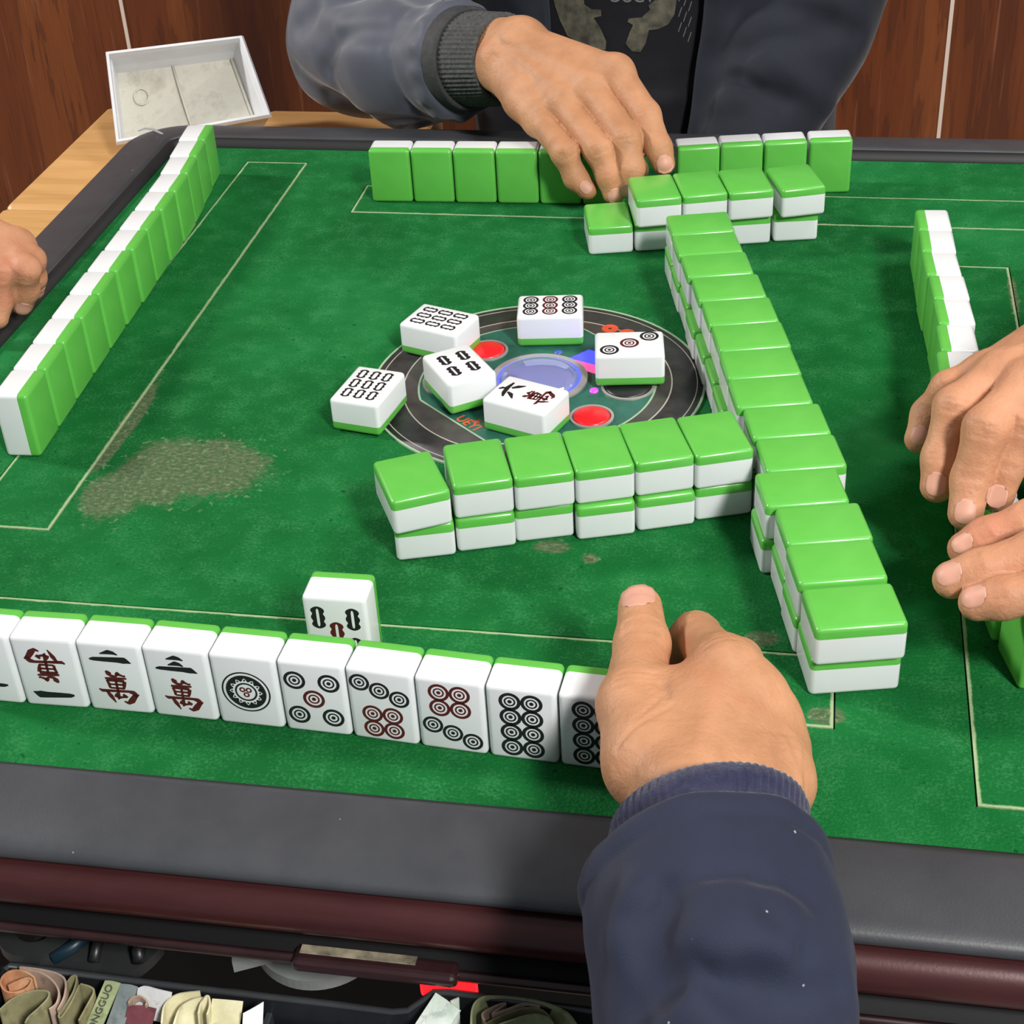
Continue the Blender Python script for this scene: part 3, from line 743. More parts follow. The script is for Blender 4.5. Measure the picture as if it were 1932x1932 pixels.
def wav(P, f, seed, warp=0.6):
    """soft cloth-like noise"""
    r = np.random.RandomState(seed); out = 0
    Q = P * f
    for k in range(3):
        ax = r.normal(size=3); ax /= np.linalg.norm(ax); bx = r.normal(size=3); bx /= np.linalg.norm(bx)
        out = out + np.sin(Q @ ax.astype(f32) * 6.28 + warp * 2 * np.sin(Q @ bx.astype(f32) * 4.1 + r.rand() * 6) + r.rand() * 6.28)
    return out / 3
def onto(fn, p, n=6):
    """nearest point on a surface"""
    P = np.array([p], dtype=f32); e = 1e-3
    for _ in range(n):
        d = fn(P); g = np.stack([fn(P + A([e if i == j else 0 for j in range(3)])) - d for i in range(3)], -1) / e
        P = P - (d / np.maximum((g * g).sum(1), .05))[:, None] * g
    return tuple(float(x) for x in P[0])
def settle(fn, folds, step=.004):
    """lay fold lines onto a surface: [(points, width, height)]"""
    out = []
    for a, b, w, h in folds:
        n = max(1, int(math.ceil(math.dist(a, b) / max(step, w * .8)))); n = min(n, 10)
        out.append(([A(onto(fn, lerp(a, b, i / n))) for i in range(n + 1)], w, h))
    return out
def ridges(P, folds, d):
    """raise (or press in) the surface along settled fold lines"""
    for pts, w, h in folds:
        lo = np.min(pts, 0) - 2.6 * w; hi = np.max(pts, 0) + 2.6 * w
        m = np.all((P > lo) & (P < hi), 1)
        if not m.any(): continue
        Q = P[m]; best = None
        for i in range(len(pts) - 1):
            a = pts[i]; ab = pts[i + 1] - a; L2 = float(ab @ ab) + 1e-12
            t = np.clip(((Q - a) @ ab) / L2, 0, 1); q = Q - a - t[:, None] * ab; k = np.einsum('ij,ij->i', q, q)
            best = k if best is None else np.minimum(best, k)
        d[m] -= h * np.exp(-best / (w * w))
    return d
def lerp(a, b, t): return tuple(a[i] + (b[i] - a[i]) * t for i in range(3))
def sdf_mesh(name, fn, lo, hi, h, mat, parent=None, clip=None):
    lo, hi = np.array(lo, float), np.array(hi, float)
    n = np.ceil((hi - lo) / h).astype(int) + 1; n = ((n + 3) // 4) * 4
    H = 4 * h; nc = n // 4
    ax = [lo[i] + (np.arange(nc[i]) * 4 + 1.5) * h for i in range(3)]
    G = np.stack(np.meshgrid(*ax, indexing='ij'), -1).reshape(-1, 3).astype(f32)
    dc = fn(G).reshape(nc)
    vals = np.repeat(np.repeat(np.repeat(dc, 4, 0), 4, 1), 4, 2).astype(f32)
    mask = np.abs(vals) < H * 1.6
    I = np.argwhere(mask); P = (lo + I * h).astype(f32)
    vals[mask] = fn(P)
    ins = vals < 0
    c8 = [ins[i:n[0] - 1 + i, j:n[1] - 1 + j, k:n[2] - 1 + k] for i in (0, 1) for j in (0, 1) for k in (0, 1)]
    s = sum(c.astype(np.int8) for c in c8); act = (s > 0) & (s < 8)
    cid = -np.ones(act.shape, dtype=np.int64); idx = np.argwhere(act); cid[act] = np.arange(len(idx))
    acc = np.zeros((len(idx), 3)); cnt = np.zeros(len(idx))
    offs = [(i, j, k) for i in (0, 1) for j in (0, 1) for k in (0, 1)]
    for o in offs:
        for axx in range(3):
            if o[axx]: continue
            o2 = list(o); o2[axx] = 1
            a = vals[idx[:, 0] + o[0], idx[:, 1] + o[1], idx[:, 2] + o[2]]; b = vals[idx[:, 0] + o2[0], idx[:, 1] + o2[1], idx[:, 2] + o2[2]]
            m = (a < 0) != (b < 0); t = np.where(m, a / np.where(m, a - b, 1), 0)
            q = np.tile(np.array(o, float), (len(idx), 1)); q[:, axx] += t
            acc[m] += q[m]; cnt[m] += 1
    V = lo + (idx + acc / cnt[:, None]) * h
    for _ in range(2):
        Pv = V.astype(f32); d = fn(Pv); e = h * 0.5
        g = np.stack([fn(Pv + A([e if i == j else 0 for j in range(3)])) - d for i in range(3)], -1) / e
        gl = np.maximum(np.einsum('ij,ij->i', g, g), 0.05)
        st = np.clip(d / gl, -h, h)
        V = V - 0.8 * st[:, None] * g
    F = []
    for axx in range(3):
        u, v = (axx + 1) % 3, (axx + 2) % 3
        sl0 = [slice(None)] * 3; sl1 = [slice(None)] * 3
        sl0[axx] = slice(0, n[axx] - 1); sl1[axx] = slice(1, n[axx])
        a, b = ins[tuple(sl0)], ins[tuple(sl1)]
        E_ = np.argwhere(a != b)
        E_ = E_[(E_[:, u] > 0) & (E_[:, v] > 0) & (E_[:, u] < n[u] - 1) & (E_[:, v] < n[v] - 1)]
        if not len(E_): continue
        def cell(du, dv):
            c = E_.copy(); c[:, u] -= du; c[:, v] -= dv; return cid[c[:, 0], c[:, 1], c[:, 2]]
        q = np.stack([cell(0, 0), cell(1, 0), cell(1, 1), cell(0, 1)], -1)
        flip = ~a[E_[:, 0], E_[:, 1], E_[:, 2]]
        q[flip] = q[flip][:, ::-1]; F.append(q)
    F = np.concatenate(F)
    me = bpy.data.meshes.new(name)
    me.vertices.add(len(V)); me.vertices.foreach_set('co', V.astype(f32).ravel())
    me.loops.add(len(F) * 4); me.loops.foreach_set('vertex_index', F.ravel().astype(np.int32))
    me.polygons.add(len(F)); me.polygons.foreach_set('loop_start', np.arange(len(F), dtype=np.int32) * 4)
    me.polygons.foreach_set('loop_total', np.full(len(F), 4, dtype=np.int32))
    me.update(calc_edges=True)
    me.polygons.foreach_set('use_smooth', [True] * len(me.polygons))
    for m in (mat if isinstance(mat, (list, tuple)) else [mat]): me.materials.append(m)
    return link(bpy.data.objects.new(name, me), parent)

def skin_mat(name, a, b, red):
    m = NT(name); c = m.coord()
    f = m.noise(c, 38, 4, 0.6); col = m.ramp(f, [(0.30, a), (0.70, b)])
    col = m.mix(m.math('MULTIPLY', m.rng(m.noise(c, 22, 2), 0.54, 0.70), 0.45), col, red)
    pores = m.rng(m.noise(c, 900, 2, 0.6), 0.60, 0.75); col = m.mix(m.math('MULTIPLY', pores, 0.12), col, red)
    m.color(col); m.set(Roughness=0.54, Specular_IOR_Level=0.32)
    m.b.inputs['Subsurface Weight'].default_value = 0.18; m.b.inputs['Subsurface Radius'].default_value = (0.006, 0.0022, 0.0012)
    m.b.inputs['Subsurface Scale'].default_value = 1.0
    w = m.noise(c, 240, 4, 0.65)
    m.bump(m.math('ADD', m.math('MULTIPLY', m.noise(m.mapping(c, (1, 1, 1)), 620, 2, 0.6), 0.4), w), 0.5, 0.0012)
    return m.m
M_SKIN = skin_mat('skin_tan', (0.40, 0.190, 0.094, 1), (0.53, 0.268, 0.142, 1), (0.46, 0.175, 0.085, 1))
M_SKIN2 = skin_mat('skin_rosy', (0.45, 0.208, 0.112, 1), (0.57, 0.285, 0.162, 1), (0.50, 0.175, 0.105, 1))
def nail_mat():
    m = NT('fingernail'); m.color((0.58, 0.30, 0.215, 1)); m.set(Roughness=0.48, Specular_IOR_Level=0.4); return m.m
M_NAIL = nail_mat()

def nail(fn, tip, base, up, w, L, off, parent, name='fingernail', drop=.0042):
    """curved plate lying on the finger surface; tip/base give the last bone, up the dorsal side"""
    tip, base, up = Vector(tip), Vector(base), Vector(up)
    a = (tip - base).normalized(); up = (up - a * up.dot(a)).normalized(); side = a.cross(up)
    nu, nv = 13, 15; pts = []
    for j in range(nv):
        v = j / (nv - 1) * 2 - 1
        for i in range(nu):
            u = i / (nu - 1) * 2 - 1
            uu = u * math.sqrt(max(0, 1 - abs(v) ** 4 * 0.62)); vv = v * math.sqrt(max(0, 1 - abs(u) ** 4 * 0.40))
            pts.append(tip + a * (off + vv * L / 2) + side * (uu * w / 2) + up * 0.022)
    P = np.array([tuple(p) for p in pts], dtype=f32); dirn = A(up) * -1
    for _ in range(40):
        d = fn(P); P = P + dirn * np.clip(d, -0.002, 0.004)[:, None] * 0.8
    kk = (P - A(tip)) @ A(up); P = P + np.outer(np.maximum(kk.max() - drop - kk, 0), A(up)).astype(f32)
    top = P + A(up) * 0.00028; bot = P - A(up) * 0.0012; N = len(P)
    V = [tuple(p) for p in top] + [tuple(p) for p in bot]; F = []
    for j in range(nv - 1):
        for i in range(nu - 1):
            q = j * nu + i; F.append((q, q + 1, q + nu + 1, q + nu)); F.append((N + q, N + q + nu, N + q + nu + 1, N + q + 1))
    ring = [i for i in range(nu)] + [j * nu + nu - 1 for j in range(1, nv)] + [(nv - 1) * nu + i for i in range(nu - 2, -1, -1)] + [j * nu for j in range(nv - 2, 0, -1)]
    for k in range(len(ring)):
        i, j = ring[k], ring[(k + 1) % len(ring)]; F.append((i, N + i, N + j, j))
    o = mesh_obj(name, V, F, M_NAIL, parent)
    bm = bmesh.new(); bm.from_mesh(o.data); bmesh.ops.recalc_face_normals(bm, faces=bm.faces); bm.to_mesh(o.data); bm.free()
    return o

def make_hand_fn(fingers, palm, kf=0.0045, kp=0.010, bumps=(), kff=0.0012, web=()):
    """fingers: [(pts, radii)], palm: [(a, b, ra, rb)], bumps: [(a, b, width, height)]"""
    def base(P):
        fd = None
        for pts, rad in fingers:
            c = chain(P, pts, rad, kf); fd = c if fd is None else smin(fd, c, kff)
        pd = None
        for a, b, ra, rb in palm:
            c = cone(P, a, b, ra, rb); pd = c if pd is None else smin(pd, c, kp)
        return smin(fd, pd, 0.0065)
    bumps = settle(base, bumps)
    def fn(P):
        return ridges(P, bumps, base(P))
    return fn
def lerp(a, b, t): return tuple(a[i] + (b[i] - a[i]) * t for i in range(3))
def add(a, b, s=1.0): return tuple(a[i] + b[i] * s for i in range(3))
def creases(p, axis, up, w=0.007, n=3, gap=0.0016, depth=-0.0005, lift=0.009):
    """little folds of skin across the back of a joint"""
    ax = Vector(axis).normalized(); u = Vector(up); u = (u - ax * u.dot(ax)).normalized(); s = ax.cross(u); out = []
    for i in range(n):
        c = Vector(p) + u * lift + ax * (i - (n - 1) / 2) * gap
        out.append((tuple(c - s * w), tuple(c + s * w), 0.0009, depth * 1.3))
    return out

# ================================================================ near player's right hand
near = empty('person', (0.142, -0.52, 0.0)); tag(near, 'near player in a navy sleeve reaching over the near row, thumb up', 'person')
def pchild(root, o):
    o.parent = root; o.matrix_parent_inverse = Matrix.Translation(root.location).inverted(); return o
wrA, wrB = (0.1215, -0.3860, 0.0530), (0.1420, -0.3809, 0.0450)
iM, mM, rM, pM = (0.1304, -0.3231, 0.0620), (0.1419, -0.3308, 0.0570), (0.1491, -0.3366, 0.0490), (0.1523, -0.3448, 0.0400)
iP, iD, iT = (0.1163, -0.2826, 0.0455), (.1035, -.2830, .030), (.0985, -.3010, .022)
thC, thM, thI, thT = (0.1063, -0.3676, 0.0500), (0.0963, -0.3380, 0.0520), (0.0953, -0.3018, 0.0540), (0.0921, -0.2796, 0.0560)
fing = [([iM, iP, iD, iT], [.0120, .0096, .0088, .0078]),
        ([mM, (.1345, -.2870, .036), (.1160, -.2900, .018), (.1060, -.3080, .014)], [.0118, .0098, .0088, .0080]),
        ([rM, (.1450, -.3000, .028), (.1270, -.2990, .013), (.1140, -.3150, .012)], [.0112, .0092, .0084, .0076]),
        ([pM, (.1520, -.3200, .022), (.1370, -.3170, .011), (.1240, -.3280, .010)], [.0105, .0084, .0076, .0070]),
        ([thC, thM, thI, thT], [.0160, .0137, .0112, .0094])]
palm = [(wrA, iM, .0165, .0118), (lerp(wrA, wrB, .5), mM, .0165, .0120), (wrB, rM, .0160, .0118), (wrB, pM, .0160, .0110),
        (wrA, thC, .0165, .0165), (thC, iM, .0140, .0105), (thC, thM, .0160, .0138), ((0.1516, -0.3627, 0.0400), pM, .0140, .0105), (wrB, (0.1516, -0.3627, 0.0400), .016, .0145),
        (wrA, (0.1288, -0.4155, 0.0460), .0165, .0165), (wrB, (0.1409, -0.4121, 0.0440), .0160, .0160), (lerp(thM, iM, .42), lerp(thC, iM, .5), .0085, .011)]
up_n = (0.05, -0.42, 0.9)
bm_ = [(add(wrA, up_n, .012), add(iM, up_n, .010), .0040, .0007), (add(lerp(wrA, wrB, .5), up_n, .012), add(mM, up_n, .010), .0035, .0006),
       (add(iM, up_n, .009), add(iM, up_n, .0105), .006, .0012), (add(mM, up_n, .009), add(mM, up_n, .0105), .006, .0010),
       ((0.1496, -0.3877, 0.0580), (0.1474, -0.3617, 0.0600), .0022, .0007), ((0.1542, -0.3733, 0.0500), (0.1519, -0.3605, 0.0540), .0020, .0006)]
bm_ += creases(iP, (0.05, 1, -.6), (0.1, -.1, 1), .006, 3, .0024, -.0005, .0095) + creases(iM, add(iP, iM, -1), up_n, .0075, 4, .0028, -.0004, .011) + creases(thT, add(thT, thI, -1), up_n, .005, 2, .0022, -.0004, .009) + [((0.1128, -0.3560, 0.0700), (0.0965, -0.3737, 0.0600), .0011, -.0006), ((0.1089, -0.3472, 0.0700), (0.1025, -0.3641, 0.0600), .0010, -.0006), ((0.1074, -0.3419, 0.0680), (0.1106, -0.3503, 0.0680), .0018, -.0012), ((0.1565, -0.3842, 0.0500), (0.1560, -0.3586, 0.0500), .0018, .0007), ((0.1408, -0.3853, 0.0600), (0.1444, -0.3642, 0.0620), .0018, .0005), ((0.1290, -0.3861, 0.0700), (0.1332, -0.3626, 0.0700), .0018, .0004)]
bm_ += creases(thI, add(thT, thI, -1), up_n, .008, 5, .0019, -.0006, .0103) + creases(thM, add(thI, thM, -1), up_n, .007, 3, .003, -.0004, .0125)
fnA = make_hand_fn(fing, palm, bumps=bm_)
hnd = pchild(near, sdf_mesh('hand', fnA, (.055, -.47, -.004), (.185, -.235, .10), .0010, M_SKIN))
nail(fnA, thT, thI, (-.06, -.60, .78), .0148, .0172, -.0010, hnd)

def cloth_mat(name, a, b, rough=0.75, sheen=0.3, weave=1400, wst=0.25, lint=0.0):
    m = NT(name); c = m.coord(); f = m.noise(c, 14, 4, 0.6)
    col = m.ramp(f, [(0.3, a), (0.7, b)])
    if lint:
        l = m.rng(m.voronoi(c, 70), 0.05, 0.025); col = m.mix(m.math('MULTIPLY', l, lint), col, (0.5, 0.5, 0.5, 1))
    m.color(col); m.set(Roughness=rough, Specular_IOR_Level=0.3)
    m.b.inputs['Sheen Weight'].default_value = sheen; m.b.inputs['Sheen Roughness'].default_value = 0.4
    m.bump(m.math('ADD', m.noise(c, weave, 2), m.math('MULTIPLY', m.noise(c, 90, 3), 0.8)), wst, 0.0008)
    return m.m
M_NAVY = cloth_mat('navy_fabric', (0.0125, 0.0165, 0.036, 1), (0.0190, 0.0240, 0.048, 1), 0.8, 0.10, lint=0.6)
def rib_mat(name, a, b, axis, scale):
    m = NT(name); c = m.coord(); col = m.ramp(m.noise(c, 200, 3), [(0.3, a), (0.7, b)]); m.color(col); m.set(Roughness=0.9, Specular_IOR_Level=0.15)
    m.b.inputs['Sheen Weight'].default_value = 0.3
    m.bump(m.noise(c, 900, 2), 0.4, 0.0006); return m.m
M_KNIT = rib_mat('navy_knit', (0.014, 0.016, 0.046, 1), (0.024, 0.026, 0.064, 1), 0, 1)
def ell_tube(P, a, b, ra, rb, flat, upv):
    """capsule squeezed along upv"""
    a, b, u = A(a), A(b), A(upv); u = u / np.linalg.norm(u); ab = b - a; t = np.clip(((P - a) @ ab) / float(ab @ ab), 0, 1)
    q = P - a - t[:, None] * ab; k = q @ u; q = q + np.outer(k * (1 / flat - 1), u)
    return (np.sqrt(np.einsum('ij,ij->i', q, q)) - (ra + (rb - ra) * t))
def plane(P, p, n):
    n = A(n) / np.linalg.norm(A(n)); return (P - A(p)) @ n
c0, c1, c2 = (0.1282, -0.3757, 0.0520), (0.1307, -0.4088, 0.0500), (0.1338, -0.4335, 0.0500)
axA = tuple(np.array(c0) - np.array(c2))
def plane3(a, b, c, toward):
    n = np.cross(np.array(b) - np.array(a), np.array(c) - np.array(a)); n = n / np.linalg.norm(n)
    return a, tuple(n if n @ np.array(toward) > 0 else -n)
CP, CN = plane3((0.1282, -0.3992, 0.0840), (0.0985, -0.4023, 0.0500), (0.1606, -0.3838, 0.0460), axA)
def cuffA(P):
    d = ell_tube(P, c0, c2, .0345, .0365, .88, up_n)
    ang = P @ A((1, 0, 0.0))
    # rings of the ribbing run along the arm
    a0 = A(axA) / np.linalg.norm(A(axA)); q = P - A(c0); q = q - np.outer(q @ a0, a0)
    e1 = A((1, 0, 0)) - a0 * a0[0]; e1 /= np.linalg.norm(e1); e2 = np.cross(a0, e1)
    th = np.arctan2(q @ e2, q @ e1); d = d - .00045 * np.sin(th * 64)
    d = d - .0010 * np.exp(-((plane(P, CP, CN) + .006) / .004) ** 2)
    return smax(np.abs(d + .0018) - .0018, plane(P, CP, CN), .002)
pchild(near, sdf_mesh('knit_cuff', cuffA, (.075, -.46, -.002), (.195, -.335, .105), .0014, M_KNIT))
sA = [(0.1288, -0.3914, 0.0510), (0.1323, -0.4306, 0.0520), (0.1371, -0.4530, 0.0460), (0.1420, -0.4741, 0.0370), (0.1463, -0.5080, 0.0100)]
def arm_fold(P, p, q, w, h): return h * bump(P, p, q, w)
hem, axS = plane3((0.1295, -0.4232, 0.0910), (0.0926, -0.4338, 0.0520), (0.1717, -0.4119, 0.0480), axA)
FOLDS = [((0.1031, -0.4724, 0.0850), (0.1158, -0.4645, 0.0940), .0040, -.0015), ((0.1158, -0.4645, 0.0940), (0.1338, -0.4586, 0.0970), .0040, -.0015), ((0.1338, -0.4586, 0.0970), (0.1521, -0.4553, 0.0940), .0040, -.0015), ((0.1521, -0.4553, 0.0940), (0.1686, -0.4538, 0.0800), .0040, -.0015),
         ((0.1059, -0.5024, 0.0750), (0.1145, -0.4982, 0.0860), .007, -.005), ((0.1145, -0.4982, 0.0860), (0.1284, -0.4929, 0.0940), .007, -.0045), ((0.1284, -0.4929, 0.0940), (0.1451, -0.4810, 0.0960), .010, .0042), ((0.1384, -0.4989, 0.0920), (0.1540, -0.4962, 0.0900), .009, -.0055), ((0.1540, -0.4962, 0.0900), (0.1688, -0.4909, 0.0750), .009, -.005),
         ((0.1103, -0.4834, 0.0850), (0.1157, -0.4712, 0.0940), .007, -.0042), ((0.1452, -0.4831, 0.0960), (0.1614, -0.4771, 0.0880), .009, .0045), ((0.1546, -0.4730, 0.0920), (0.1665, -0.4744, 0.0820), .006, -.0035), ((0.1126, -0.5104, 0.0800), (0.1311, -0.5052, 0.0900), .010, .0045),
         ((0.1381, -0.4732, 0.0970), (0.1593, -0.4681, 0.0920), .012, .003), ((0.1594, -0.4995, 0.0780), (0.1768, -0.4746, 0.0600), .007, -.004), ((0.1023, -0.4736, 0.0750), (0.1047, -0.4644, 0.0850), .009, .004)]
def sleeveA0(P):
    d = ell_tube(P, sA[0], sA[1], .0375, .0415, .92, up_n)
    for i in range(1, 4): d = smin(d, ell_tube(P, sA[i], sA[i + 1], (.0408, .0410, .0405, .046)[i - 1], (.0410, .0405, .046)[i - 1], .94, up_n), .012)
    return d
FOLDS = settle(sleeveA0, [(a, b, w, h * 1.35) for a, b, w, h in FOLDS])
def sleeveA(P):
    d = sleeveA0(P) + .0016 * wav(P, 12, 3, .9) + .0008 * wav(P, 34, 5, .8)
    d = ridges(P, FOLDS, d)
    hp = plane(P, hem, axS); d = d - .0014 * np.exp(-((hp + .004) / .004) ** 2) + .0009 * np.exp(-((hp + .011) / .0016) ** 2)
    inner = d + .0065
    return smax(smax(d, hp, .003), -smax(inner, -(hp + .02), .001), .001)
pchild(near, sdf_mesh('jacket_sleeve', sleeveA, (.07, -.66, -.07), (.225, -.345, .115), .0019, M_NAVY))

# ================================================================ far player
far = empty('person', (0.0, 0.62, -0.30)); tag(far, 'far player in a dark zip jacket over a printed black shirt, reaching down', 'person')
w1, w2 = (-0.0654, 0.3520, 0.0868), (-0.0809, 0.3500, 0.0695)
jM, kM, lM, oM = (0.0123, 0.2960, 0.0847), (-0.0062, 0.2880, 0.0765), (-0.0242, 0.2830, 0.0663), (-0.0418, 0.2840, 0.0538)
jP, jD, jT = (0.0368, 0.2640, 0.0659), (0.0480, 0.2450, 0.0496), (0.0519, 0.2400, 0.0404)
kP, kD, kT = (0.0250, 0.2460, 0.0557), (0.0300, 0.2340, 0.0389), (0.0275, 0.2320, 0.0263)
lP, lD, lT = (0.0066, 0.2380, 0.0500), (0.0145, 0.2320, 0.0339), (0.0176, 0.2300, 0.0222)
oP, oD, oT = (-0.0173, 0.2380, 0.0479), (-0.0093, 0.2360, 0.0300), (-0.0013, 0.2340, 0.0227)
t1, t2, t3 = (-0.0332, 0.3300, 0.0511), (0.0022, 0.3000, 0.0387), (0.0297, 0.2620, 0.0264)
fingB = [([jM, jP, jD, jT], [.0118, .0104, .0090, .0080]), ([kM, kP, kD, kT], [.0118, .0106, .0092, .0082]),
         ([lM, lP, lD, lT], [.0112, .0098, .0086, .0078]), ([oM, oP, oD, oT], [.0105, .0092, .0082, .0074]), ([t1, t2, t3], [.014, .012, .0095])]
fore = (-0.1226, 0.3950, 0.0601)
palmB = [(w1, jM, .0150, .0118), (lerp(w1, w2, .4), kM, .0155, .0122), (lerp(w1, w2, .75), lM, .0155, .0118), (w2, oM, .0150, .0105), (w2, (-0.0587, 0.3050, 0.0600), .0145, .0110), ((-0.0587, 0.3050, 0.0600), oM, .0110, .0105),
         (w1, t1, .015, .016), (t1, jM, .014, .010), (w1, add(fore, (.006, 0, .012)), .018, .021), (w2, fore, .0175, .021)]
upB = (0.15, -0.55, 0.82)
bmB = [(add(w1, upB, .013), add(jM, upB, .0105), .0035, .0008), (add(lerp(w1, w2, .4), upB, .013), add(kM, upB, .0105), .0035, .0009), (add(lerp(w1, w2, .75), upB, .013), add(lM, upB, .0105), .0033, .0009),
       (add(w2, upB, .012), add(oM, upB, .0095), .003, .0007), (add(w2, (-.35, -.5, .6), .014), add(w2, (-.35, -.5, .6), .015), .009, .0030)]
for m_, p_, d_ in ((jM, jP, jD), (kM, kP, kD), (lM, lP, lD), (oM, oP, oD)):
    bmB += creases(p_, add(d_, p_, -1), (.2, -.75, .6), .006, 3, .0024, -.0006, .0098); bmB += [(add(m_, upB, .009), add(m_, upB, .0105), .006, .0012), (add(p_, (.1, -.7, .6), .009), add(p_, (.1, -.7, .6), .010), .005, .0008)]
fnB = make_hand_fn(fingB, palmB, bumps=bmB)
hndB = pchild(far, sdf_mesh('hand', fnB, (-.150, .205, -.002), (.080, .430, .125), .0014, M_SKIN))
nail(fnB, oT, oD, (.30, -.90, .30), .0085, .0095, -.0015, hndB, drop=.0030)
nail(fnB, jT, jD, (.1, -.75, .65), .0120, .0120, .0016, hndB)
nail(fnB, lT, lD, (.2, -.75, .6), .0110, .0110, .0012, hndB); nail(fnB, kT, kD, (.2, -.75, .6), .0115, .0115, .0012, hndB)

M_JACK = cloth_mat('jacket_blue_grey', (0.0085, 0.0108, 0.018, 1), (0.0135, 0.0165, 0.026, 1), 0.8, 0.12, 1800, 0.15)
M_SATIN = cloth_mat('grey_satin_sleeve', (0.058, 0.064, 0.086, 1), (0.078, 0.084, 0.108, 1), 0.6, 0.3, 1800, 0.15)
M_SHIRT = cloth_mat('black_shirt', (0.006, 0.006, 0.009, 1), (0.012, 0.012, 0.016, 1), 0.9, 0.1)
M_CUFF = plain('black_cuff', (0.030, 0.030, 0.032, 1), 0.75, noise=0.3, nscale=200, bump=0.3, bscale=900)
M_RIB = plain('grey_rib_knit', (0.055, 0.055, 0.056, 1), 0.9, noise=0.4, nscale=300, bump=0.4, bscale=700)
cuff_a, cuff_b, cuff_c = (-0.0797, 0.3660, 0.0697), (-0.1186, 0.3960, 0.0590), (-0.1546, 0.4240, 0.0490)
axB = tuple(np.array(cuff_a) - np.array(cuff_c))
def ring_th(P, c, axis):
    a0 = A(axis) / np.linalg.norm(A(axis)); q = P - A(c); q = q - np.outer(q @ a0, a0)
    e1 = A((0, 0, 1)) - a0 * a0[2]; e1 /= np.linalg.norm(e1); e2 = np.cross(a0, e1); return np.arctan2(q @ e2, q @ e1)
def ribB(P):
    d = cone(P, cuff_a, cuff_c, .0340, .0385); d = d - .0007 * np.sin(ring_th(P, cuff_a, axB) * 60)
    hp = plane(P, cuff_a, axB); return smax(np.maximum(d, -(d + .004)), np.maximum(hp, -hp - .045), .002)
pchild(far, sdf_mesh('ribbed_cuff', ribB, (-.175, .305, -.005), (-.035, .455, .145), .0013, M_RIB))
def bandB(P):
    d = cone(P, cuff_a, cuff_c, .0385, .0420); hp = plane(P, cuff_b, axB)
    return smax(np.maximum(d, -(d + .005)), np.maximum(hp - .010, -hp - .012), .003)
pchild(far, sdf_mesh('cuff_band', bandB, (-.190, .325, -.015), (-.04, .48, .14), .0017, M_CUFF))
elb, mid = (-0.2375, 0.5100, 0.0344), (-0.1796, 0.4450, 0.0397)
shR = (-.245, .66, .26)
FB_ = [((-0.2471, 0.4700, 0.0147), (-0.1602, 0.4200, 0.0336), .006, -.0035), ((-0.2721, 0.4800, 0.0248), (-0.2152, 0.4500, 0.0039), .012, -.006), ((-0.2189, 0.4600, 0.0368), (-0.1599, 0.4100, 0.0632), .009, -.005), ((-0.2058, 0.4700, 0.0560), (-0.1588, 0.4300, 0.0779), .010, -.005),
       ((-0.2640, 0.4800, 0.0523), (-0.2159, 0.4800, 0.0705), .012, -.006), ((-0.2413, 0.4700, 0.0646), (-0.2015, 0.4500, 0.0493), .012, .006), ((-0.1940, 0.4400, 0.0080), (-0.1547, 0.4200, 0.0204), .007, .004), ((-0.2361, 0.4600, 0.0055), (-0.1610, 0.4200, 0.0248), .0035, -.0028),
       ((-0.1657, 0.4200, 0.0726), (-0.1525, 0.4100, 0.0373), .004, -.003), ((-0.2159, 0.4500, -0.0030), (-0.1556, 0.4200, 0.0092), .010, -.005)]
def sleeveB0(P):
    d = smin(cone(P, elb, mid, .054, .050), cone(P, mid, cuff_b, .050, .043), .02)
    return smin(d, cone(P, elb, shR, .056, .068), .03)
FB_ = settle(sleeveB0, FB_)
def sleeveB(P):
    d = sleeveB0(P)
    d = d + .0025 * wav(P, 7, 11, .9) + .0011 * wav(P, 19, 12, .8)
    hp = plane(P, cuff_b, axB)
    d = d - .002 * np.exp(-((hp + .014) / .008) ** 2) * (1 + .6 * np.sin(ring_th(P, cuff_b, axB) * 13))
    d = ridges(P, FB_, d)
    return smax(d, hp + .004, .006)
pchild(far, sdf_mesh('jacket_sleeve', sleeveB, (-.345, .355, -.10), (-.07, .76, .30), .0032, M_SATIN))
TX, TY = 0.005, 0.635
def torso(P, g=0.0):
    z = P[:, 2]; a = .150 + g + .055 * np.clip((z + .02) / .3, 0, 1); b = .120 + g - .01 * np.clip((z) / .3, 0, 1) + .012 * np.exp(-((z + .06) / .08) ** 2)
    qx, qy = (P[:, 0] - TX) / a, (P[:, 1] - TY) / b
    return (np.sqrt(np.sqrt(qx ** 4 + qy ** 4 + 1.6 * qx * qx * qy * qy) + 1e-9) - 1) * .12
def shirtF(P):
    d = torso(P) + .0016 * wav(P, 9, 21, .9)
    for a, b, w, hh in (((-0.0652, 0.5000, -0.0101), (0.0478, 0.5000, 0.0008), .010, -.004), ((-0.0609, 0.5000, -0.0194), (0.0480, 0.5000, -0.0107), .010, .004), ((0.0166, 0.5000, 0.0209), (0.0499, 0.5000, 0.0122), .008, -.004)): d = d - hh * bump(P, a, b, w)
    return smax(d, np.abs(P[:, 2]) - .27, .02)
pchild(far, sdf_mesh('shirt', shirtF, (-.23, .48, -.28), (.24, .79, .28), .0048, M_SHIRT))
def armF(P): return smin(cone(P, (0.1294, 0.5500, 0.0276), (.245, .66, .26), .056, .070), cone(P, (0.1294, 0.5500, 0.0276), (0.1031, 0.4850, -0.0413), .056, .046), .03)
